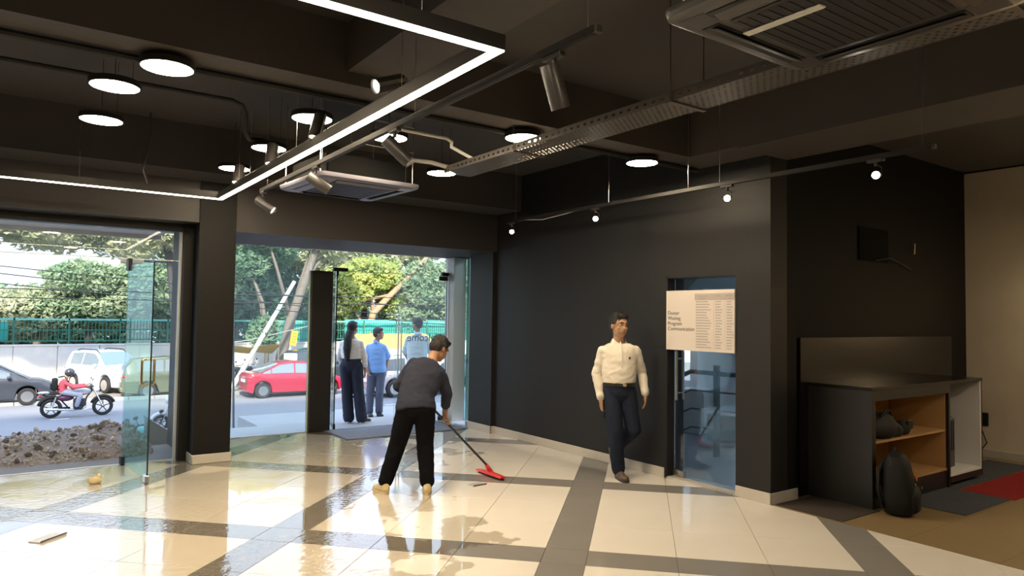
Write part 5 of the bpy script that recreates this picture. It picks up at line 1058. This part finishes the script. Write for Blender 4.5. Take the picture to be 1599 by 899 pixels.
def face_parts(o, c, R_, k, hair):
    for s in (-1, 1):
        e = ob('eye', MB().ell(c+R_ @ (Vector((s*0.030, 0.0715, 0.010))*k), (0.0125*k, 0.0075*k, 0.0058*k), R_), EYEW, o, True)
        ob('iris', MB().ell(c+R_ @ (Vector((s*0.030, 0.0775, 0.010))*k), (0.0058*k, 0.0025*k, 0.0056*k), R_), EYED, e, True)
        ob('eyebrow', MB().tube([c+R_ @ (Vector(p)*k) for p in ((s*0.012, 0.0885, 0.030), (s*0.030, 0.0865, 0.035), (s*0.050, 0.0740, 0.029))], [0.004*k, 0.005*k, 0.003*k], 6), hair, o, True)
    ob('lips', MB().ell(c+R_ @ (Vector((0, 0.0865, -0.056))*k), (0.024*k, 0.006*k, 0.008*k), R_), LIPS, o, True)
def basis(fwd, up):
    f = Vector(fwd).normalized(); u = Vector(up); u = (u-f*u.dot(f)).normalized(); x = f.cross(u); return Matrix((x, f, u)).transposed()
def shoe(parent, heel, toe, m_up, m_sole, k=1.0, up=(0, 0, 1)):
    heel, toe = Vector(heel), Vector(toe); d = (toe-heel); L = d.length; d.normalize(); u = Vector(up); u = (u-d*u.dot(d)).normalized(); s = d.cross(u); R_ = Matrix((s, d, u)).transposed()
    mb = MB(); P = lambda y, z: heel+d*y+u*z
    mb.ell(P(L*0.16, 0.050*k), (0.038*k, L*0.20, 0.048*k), R_); mb.ell(P(L*0.45, 0.044*k), (0.042*k, L*0.32, 0.042*k), R_); mb.ell(P(L*0.76, 0.034*k), (0.046*k, L*0.24, 0.032*k), R_)
    mb.ell(P(L*0.22, 0.085*k), (0.040*k, 0.052*k, 0.045*k), R_)
    sh_ = ob('shoe', remesh(mb, 0.009, 4), m_up, parent)
    pl_ = []
    for i in range(20):
        t = 2*pi*i/20; y = L*0.5-L*0.52*cos(t); w_ = (0.036+0.012*min(1, max(0, (y/L-0.3)*2)))*k*abs(sin(t))**0.6*(1 if sin(t) > 0 else -1); pl_.append((w_, y))
    M_ = Matrix(((s.x, d.x, u.x, heel.x), (s.y, d.y, u.y, heel.y), (s.z, d.z, u.z, heel.z), (0, 0, 0, 1)))
    ob('sole', MB().prism(pl_, M_, 0.022*k), m_sole, sh_); return sh_
def person(label, base, J, fwd, head_dir, head_up, skin, hairm, shirtm, trouserm, shoem, solem, feet, hands, sleeve=1.0, tucked=True, belt=None, vox=0.008, hk=0.95, hair='short', leg=(0.098, 0.074, 0.066), sleeve_r=(0.056, 0.052, 0.044), collar=1.0, group=None, folds=0.006, build=1.0, belly=1.0, legbreak=True):
    J = {k: (Vector(v) if not isinstance(v, (int, float)) else v) for k, v in J.items()}; J['build'] = build; J['belly'] = belly
    t = thing('person', label, 'person', base, -YAW, group)
    fw = Vector((fwd[0], fwd[1], 0)).normalized(); hc = J['head']; HR = basis(head_dir, head_up)
    # body: one continuous skin surface
    mb = MB(); mb.loft(torso_rings(J, -0.016, 0.0, 1.0))
    caps(mb, [J['neck']-Vector((0, 0, 0.03)), J['neck'].lerp(hc, 0.5)+HR @ Vector((0, -0.012, -0.02)), hc+HR @ Vector((0, -0.02, -0.04))], [0.054*hk, 0.049*hk, 0.052*hk], 14)
    head_parts(mb, hc, HR, hk)
    ms_ = (J['shA']+J['shB'])/2; dn_ = (J['waist']-ms_).normalized(); S0 = {s: J['sh'+s].lerp(ms_, 0.13)+dn_*0.040 for s in 'AB'}
    for s in 'AB':
        tube_s(mb, [S0[s].lerp(ms_, 0.12)+dn_*0.01, J['el'+s], J['wr'+s]], [0.040, 0.036, 0.026]); tube_s(mb, [J['hip'+s], J['kn'+s], J['an'+s]], [0.075, 0.052, 0.036])
        hd_, pn, curl, rt = hands[s]; hand(mb, J['wr'+s], hd_, pn, 1, curl, rt, 0.98)
    body = ob('body', remesh(mb, min(vox, 0.0065), 2, 0.4), skin, t); face_parts(t, hc, HR, hk, hairm)
    # shirt
    mb = MB(); mb.loft(torso_rings(J, 0.006, 0.32 if tucked else 0.10, 0.90, 0.007 if tucked else 0.010))
    for s in 'AB':
        e, w_ = J['el'+s], J['wr'+s]
        if sleeve >= 1: tube_s(mb, [S0[s], e, e.lerp(w_, 0.96)], list(sleeve_r))
        elif sleeve > 0.5: tube_s(mb, [S0[s], e, e.lerp(w_, (sleeve-0.5)*2)], list(sleeve_r))
        else: tube_s(mb, [S0[s], J['sh'+s].lerp(e, sleeve*2)], [sleeve_r[0], sleeve_r[1]*1.1])
    sh_ = ob('shirt', remesh(mb, vox, 5, 0.5, folds, (7, 7, 11), 1.0), shirtm, t)
    for s in 'AB':
        e, w_ = J['el'+s], J['wr'+s]
        if sleeve > 0.5: q = e.lerp(w_, 0.97 if sleeve >= 1 else (sleeve-0.5)*2); d = (w_-e).normalized(); ob('cuff', MB().tube([q-d*0.05, q-d*0.045, q+d*0.012, q+d*0.014], [sleeve_r[2]*0.9, sleeve_r[2]*1.10, sleeve_r[2]*1.06, sleeve_r[2]*0.8], 16), shirtm, sh_, True)
    if collar:
        ck = float(collar)
        nk = J['neck']; up = (hc-nk).normalized(); xx = HR @ Vector((1, 0, 0)); xx = (xx-up*xx.dot(up)).normalized(); yy = up.cross(xx)
        rings = []
        for (r_, z, tilt) in ((0.068, -0.025, 0.3), (0.062, 0.026, 0.75), (0.070, 0.022, 0.80), (0.092, -0.022, 0.62)):
            rings.append([nk+xx*r_*cos(a)+yy*r_*0.95*sin(a)+up*(z-ck*tilt*0.06*max(0, sin(a))) for a in [2*pi*i/24 for i in range(24)]])
        ob('collar', MB().loft(rings, False), shirtm, sh_, True)
    # trousers
    mb = MB(); mb.loft(torso_rings(J, 0.004, 0.0, 0.34))
    for s in 'AB':
        kn, an, hp = J['kn'+s], J['an'+s], J['hip'+s]
        tube_s(mb, [hp, kn, an], list(leg))
        if legbreak:
            d = (an-kn).normalized(); caps(mb, [an-d*0.05, an-d*0.012], [leg[2]*0.98, leg[2]*1.0], 14)
    tr = ob('trousers', remesh(mb, vox, 5, 0.5, folds*0.9, (8, 8, 9), 4.0), trouserm, t)
    if belt is not None:
        rr = torso_rings(J, 0.012, 0.32, 0.34); c0 = rr[0]; cc = sum(c0, Vector())/24; u = (J['waist']-(J['hipA']+J['hipB'])/2).normalized()
        bl = ob('belt', MB().loft([[p-u*0.028 for p in c0], [p+(p-cc)*0.03-u*0.026 for p in c0], [p+(p-cc)*0.03+u*0.010 for p in c0], [p+u*0.012 for p in c0]]), belt, tr)
        fr = max(c0, key=lambda p: (p-cc).dot(fw)); ob('buckle', MB().ell(fr+fw*0.008-u*0.008, (0.022, 0.008, 0.018)), BRASS, bl, True)
    for s in 'AB':
        h, o2 = feet[s][:2]; shoe(t, h, o2, shoem, solem, 1.0, feet[s][2] if len(feet[s]) > 2 else (0, 0, 1))
    # hair
    if hair != 'none':
        mb = MB()
        def E(p, r): mb.ell(hc+HR @ (Vector(p)*hk), tuple(x*hk for x in r), HR, 18, 12)
        E((0, -0.024, 0.048), (0.080, 0.094, 0.086)); E((0, -0.055, 0.005), (0.073, 0.060, 0.075))
        for s in (-1, 1): E((s*0.066, -0.012, 0.035), (0.016, 0.040, 0.035))
        E((0, 0.048, 0.092), (0.058, 0.034, 0.028))
        if hair == 'long':
            E((0, -0.075, -0.045), (0.062, 0.045, 0.08)); q0 = hc+HR @ Vector((0, -0.09, -0.07)); dn = Vector((-0.02, 0, -1)); bk_ = HR @ Vector((0, -1, 0))
            caps(mb, [q0, q0+dn*0.10+bk_*0.045, q0+dn*0.24+bk_*0.05+RD*0, q0+dn*0.38+bk_*0.03, q0+dn*0.47+bk_*0.02], [0.055, 0.058, 0.060, 0.048, 0.018])
        me = remesh(mb, 0.007, 3, 0.5, 0.006, (38, 38, 30), 2.0); ob('hair', me, hairm, t)
    return t
WSH = mat('white_cotton_shirt', (0.74, 0.69, 0.60), 0.75, bump=0.15, bscale=30); DEN = mat('dark_blue_denim', (0.018, 0.024, 0.042), 0.9, spec=0.12, var=0.35, vscale=5, bump=0.2, bscale=200)
BRN = mat('brown_leather', (0.10, 0.065, 0.05), 0.5, var=0.2, vscale=12); BELT = mat('black_belt', (0.02, 0.016, 0.012), 0.4); SOLE = mat('dark_sole', (0.05, 0.04, 0.035), 0.7); TANS = mat('tan_sole', (0.55, 0.45, 0.28), 0.7)
# man walking along the right wall
wk = person('man in a white shirt and dark jeans walking along the dark wall', (5.098, 5.243, 0),
  dict(head=(-0.009, -0.025, 1.552), neck=(-0.006, 0.0, 1.395), shA=(-0.192, 0.02, 1.325), elA=(-0.232, 0.05, 1.045), wrA=(-0.192, -0.03, 0.808), shB=(0.184, -0.02, 1.330), elB=(0.238, 0.05, 1.070), wrB=(0.262, -0.03, 0.862),
       waist=(-0.002, 0.0, 0.960), hipA=(-0.082, 0.0, 0.862), hipB=(0.080, 0.0, 0.862), knA=(-0.048, -0.09, 0.475), anA=(-0.012, -0.05, 0.10), knB=(0.142, -0.03, 0.49), anB=(0.010, 0.33, 0.25)),
  (0.25, -1), (0.42, -0.90, -0.06), (0.03, 0.0, 1), SKIN2, HAIR, WSH, DEN, BRN, SOLE, dict(A=((-0.025, 0.0, 0.0), (0.045, -0.25, 0.0)), B=((-0.03, 0.40, 0.235), (0.02, 0.28, 0.035), (0, -0.7, 0.7))),
  dict(A=((0.03, -0.05, -1), (0.9, 0.2, 0.0), 0.42, False), B=((0.02, -0.08, -1), (-0.9, 0.2, 0), 0.30, True)), 1.0, True, BELT, 0.008, 1.08, 'short', (0.096, 0.077, 0.066), (0.055, 0.048, 0.039), belly=1.08, folds=0.006)
tag(ob('mobile_phone', MB().rbox(-0.020, 0.020, -0.006, 0.006, -0.075, 0.075, 0.004, 1), BLK, None, loc=(5.098+RD.x*-0.166+FD.x*-0.055, 5.243+RD.y*-0.166+FD.y*-0.055, 0.69), rot=(0.0, 0.10, -YAW+1.3)), 'black mobile phone held low in the hand of the white shirted man', 'phone')
ob('shirt_emblem', MB().ell((0.085, -0.118, 1.225), (0.011, 0.004, 0.014)), mat('maroon_emblem', (0.16, 0.03, 0.04), 0.6), wk)
ob('placket', MB().tube([(0.0, -0.060, 1.385), (0.005, -0.120, 1.28), (0.004, -0.1265, 1.15), (0.002, -0.126, 1.0)], 0.006, 6), WSH, wk, True)
# cleaner bending over a squeegee, seen from behind
GSH = mat('dark_plum_grey_shirt', (0.031, 0.034, 0.053), 0.85, spec=0.12, var=0.12, vscale=4, bump=0.2, bscale=35); BTR = mat('black_trousers', (0.0050, 0.0050, 0.0070), 0.9, spec=0.08, bump=0.2, bscale=40); CRM = mat('cream_shoe', (0.62, 0.50, 0.27), 0.7, bump=0.2, bscale=60)
CB = Vector((2.98, 5.811, 0))
person('man in a dark shirt and black trousers mopping the wet floor', tuple(CB),
  dict(head=(0.236, 0.40, 1.300), neck=(0.168, 0.285, 1.205), shA=(0.002, 0.235, 1.205), elA=(-0.125, 0.20, 0.955), wrA=(0.02, 0.30, 0.865), shB=(0.292, 0.25, 1.105), elB=(0.325, 0.29, 0.875), wrB=(0.300, 0.37, 0.690),
       waist=(0.060, 0.05, 0.870), hipA=(-0.012, 0.0, 0.765), hipB=(0.150, 0.0, 0.765), knA=(-0.098, 0.06, 0.445), anA=(-0.195, 0.0, 0.115), knB=(0.150, 0.07, 0.440), anB=(0.185, 0.0, 0.115)),
  (0.2, 1), (0.55, 0.62, -0.55), (0.35, 0.45, 0.8), SKIN, HAIR, GSH, BTR, CRM, TANS, dict(A=((-0.165, -0.06, 0.0), (-0.315, 0.12, 0.0)), B=((0.195, -0.075, 0.0), (0.165, 0.175, 0.0))),
  dict(A=((0.75, 0.1, -0.4), (0.2, 0.2, -0.9), 1.0, False), B=((-0.05, 0.15, -1), (0.85, 0.25, 0.1), 0.95, True)), 0.80, False, None, 0.008, 1.0, 'short', (0.100, 0.078, 0.064), (0.058, 0.052, 0.042), folds=0.007, collar=0)
sq = thing('floor_squeegee', 'red floor squeegee with a long grey handle held by the bending man', 'squeegee', (4.010, 5.97, 0.0))
def cl(u, v, z): p = CB+RD*u+FD*v+Vector((0, 0, z)); return p-Vector((4.010, 5.97, 0))
h1 = cl(0.292, 0.40, 0.610); h0 = Vector((-0.015, 0.0, 0.085)); dn = (h1-h0).normalized()
ob('handle', MB().tube([h0, h1, h1+dn*0.46], 0.0115, 10), GUN, sq, True)
REDPL = mat('red_plastic', (0.72, 0.045, 0.03), 0.35)
ob('blade_holder', MB().loft([[Vector((x, y, z)) for x, z in ((-0.045+0.02*abs(y), 0.024), (0.035, 0.020), (0.030, 0.046-0.05*abs(y)), (-0.030+0.02*abs(y), 0.062-0.10*abs(y)))] for y in [-0.225+0.45*i/10 for i in range(11)]]), REDPL, sq)
ob('handle_socket', MB().tube([Vector((0.0, 0, 0.045)), h0+dn*0.06], [0.026, 0.017], 12), REDPL, sq, True); ob('rubber_blade', MB().box(-0.004, 0.006, -0.225, 0.225, 0.0, 0.026), RUBBER, sq)
# people outside the entrance
VX = 0.009
NVY = mat('navy_trousers', (0.012, 0.017, 0.040), 0.75, bump=0.2, bscale=40); IV = mat('ivory_blouse', (0.86, 0.83, 0.80), 0.75, bump=0.15, bscale=30); BLU = mat('light_blue_shirt', (0.24, 0.44, 0.80), 0.75, bump=0.2, bscale=35); GTR = mat('slate_trousers', (0.11, 0.12, 0.17), 0.8, bump=0.2, bscale=40); PBL = mat('pale_blue_shirt', (0.62, 0.74, 0.82), 0.75, bump=0.15, bscale=30); BSH = mat('black_shoe', (0.02, 0.02, 0.022), 0.4)
person('woman with a long ponytail in an ivory blouse and navy trousers outside', (4.53, 10.544, -0.10),
  dict(head=(-0.130, 0.02, 1.500), neck=(-0.142, 0.0, 1.360), shA=(-0.300, 0.0, 1.300), elA=(-0.345, 0.06, 1.05), wrA=(-0.30, 0.20, 0.86), shB=(0.020, 0.0, 1.300), elB=(0.062, 0.02, 1.055), wrB=(0.080, 0.02, 0.850),
       waist=(-0.138, 0.0, 1.02), hipA=(-0.222, 0.0, 0.90), hipB=(-0.052, 0.0, 0.90), knA=(-0.195, 0.0, 0.48), anA=(-0.160, 0.0, 0.085), knB=(-0.01, 0.0, 0.48), anB=(0.045, 0.0, 0.085)),
  (0.25, 1), (0.35, 0.93, 0.0), (0, 0, 1), SKIN2, HAIR, IV, NVY, BSH, WHITE, dict(A=((-0.165, -0.07, 0.0), (-0.150, 0.16, 0.0)), B=((0.03, -0.05, 0.0), (0.17, 0.12, 0.0))),
  dict(A=((0.2, 0.3, -0.9), (0.9, 0.1, 0), 0.4, False), B=((0.02, 0.1, -1), (-0.9, 0.1, 0), 0.4, True)), 0.84, True, None, VX, 0.93, 'long', (0.100, 0.085, 0.088), (0.050, 0.048, 0.043), collar=False, build=0.95)
person('man in a light blue shirt and slate trousers outside the entrance', (5.569, 12.14, -0.27),
  dict(head=(0.010, 0.0, 1.535), neck=(-0.022, 0.0, 1.395), shA=(-0.190, 0.02, 1.325), elA=(-0.215, -0.05, 1.06), wrA=(-0.165, -0.14, 0.88), shB=(0.125, -0.02, 1.325), elB=(0.165, 0.08, 1.07), wrB=(0.14, 0.10, 0.86),
       waist=(-0.022, 0.0, 0.95), hipA=(-0.100, 0.0, 0.84), hipB=(0.062, 0.0, 0.84), knA=(-0.125, -0.02, 0.46), anA=(-0.135, 0.0, 0.09), knB=(0.050, -0.02, 0.46), anB=(0.035, 0.05, 0.09)),
  (0.6, -0.6), (0.98, 0.12, 0.0), (0, 0, 1), SKIN2, HAIRG, BLU, GTR, BSH, SOLE, dict(A=((-0.15, 0.05, 0.0), (-0.06, -0.18, 0.0)), B=((0.0, 0.08, 0.0), (0.13, -0.12, 0.0))),
  dict(A=((0.3, 0.1, -0.9), (0.5, 0.5, 0), 0.5, False), B=((0.0, 0.05, -1), (-0.9, 0.1, 0), 0.4, True)), 0.40, False, None, VX, 0.95, 'short', (0.092, 0.072, 0.066), (0.060, 0.064, 0.060))
person('man in a pale blue shirt standing behind the welcome lettering', (5.72, 10.78, -0.10),
  dict(head=(-0.055, 0.0, 1.565), neck=(-0.040, 0.0, 1.415), shA=(-0.215, 0.0, 1.345), elA=(-0.26, 0.05, 1.08), wrA=(-0.20, 0.18, 0.92), shB=(0.135, 0.0, 1.345), elB=(0.18, 0.05, 1.08), wrB=(0.16, 0.12, 0.86),
       waist=(-0.04, 0.0, 0.97), hipA=(-0.12, 0.0, 0.86), hipB=(0.04, 0.0, 0.86), knA=(-0.13, 0.0, 0.47), anA=(-0.14, 0.0, 0.09), knB=(0.05, 0.0, 0.47), anB=(0.06, 0.0, 0.09)),
  (-0.5, 0.8), (-0.85, 0.5, 0.0), (0, 0, 1), SKIN, HAIR, PBL, NVY, BSH, SOLE, dict(A=((-0.13, -0.06, 0.0), (-0.18, 0.18, 0.0)), B=((0.06, -0.06, 0.0), (0.08, 0.18, 0.0))),
  dict(A=((0.2, 0.3, -0.9), (0.9, 0.1, 0), 0.4, False), B=((0.0, 0.1, -1), (-0.9, 0.1, 0), 0.4, True)), 0.45, False, None, VX, 0.95, 'short')
# rider on the motorcycle (heads along +x of the world)
rb_ = (1.758, 26.653, -1.8)
rp_ = person('motorcycle rider in a red top and grey trousers with a dark helmet', rb_,
  dict(head=(-0.24, 0.0, 1.40), neck=(-0.34, 0.0, 1.235), shA=(-0.375, 0.17, 1.16), elA=(-0.12, 0.26, 0.96), wrA=(0.20, 0.30, 0.99), shB=(-0.375, -0.17, 1.16), elB=(-0.12, -0.26, 0.96), wrB=(0.20, -0.30, 0.99),
       waist=(-0.43, 0.0, 0.94), hipA=(-0.42, 0.09, 0.82), hipB=(-0.42, -0.09, 0.82), knA=(0.06, 0.20, 0.70), anA=(-0.03, 0.20, 0.37), knB=(0.06, -0.20, 0.70), anB=(-0.03, -0.20, 0.37)),
  (1, 0), (0.96, 0.0, -0.18), (0.18, 0, 1), SKIN, HAIR, mat('red_top', (0.50, 0.07, 0.10), 0.75, bump=0.15, bscale=30), mat('light_grey_trousers', (0.30, 0.33, 0.42), 0.8), BSH, SOLE, dict(A=((-0.10, 0.20, 0.275), (0.15, 0.22, 0.285)), B=((-0.10, -0.20, 0.275), (0.15, -0.22, 0.285))),
  dict(A=((0.9, 0.1, -0.1), (0, 0, -1), 0.9, False), B=((0.9, -0.1, -0.1), (0, 0, -1), 0.9, True)), 1.0, False, None, 0.012, 0.95, 'none', (0.095, 0.075, 0.062), (0.056, 0.052, 0.043), collar=False, legbreak=False)
rp_.rotation_euler = (0, 0, 0)
hl = MB(); hc_ = Vector((-0.245, 0, 1.425)); hl.ell(hc_, (0.145, 0.125, 0.135), None, 20, 14); hh_ = ob('helmet', hl, mat('dark_helmet', (0.035, 0.037, 0.042), 0.25, coat=0.6), rp_, True)
ob('visor', MB().ell(hc_+Vector((0.035, 0, -0.015)), (0.118, 0.108, 0.060), None, 20, 12), CARGLD, hh_, True); ob('chin_guard', MB().tube([hc_+Vector((0.02, -0.115, -0.09)), hc_+Vector((0.12, -0.07, -0.10)), hc_+Vector((0.145, 0, -0.10)), hc_+Vector((0.12, 0.07, -0.10)), hc_+Vector((0.02, 0.115, -0.09))], 0.03, 8), BLK, hh_, True)
rk = thing('backpack', 'dark backpack on the back of the motorcycle rider', 'backpack', (1.758-0.60, 26.653, -0.82))
ob('main_bag', MB().rbox(-0.12, 0.05, -0.15, 0.15, -0.12, 0.28, 0.065, 4), BPK, rk, True); ob('pocket', MB().rbox(-0.16, -0.10, -0.11, 0.11, -0.08, 0.11, 0.028, 3), BPK, rk, True)
for sg in (-1, 1): ob('shoulder_strap', MB().tube([(0.05, sg*0.10, 0.30), (0.22, sg*0.12, 0.33), (0.33, sg*0.12, 0.16), (0.06, sg*0.13, -0.10)], 0.016, 6), BPK, rk, True)
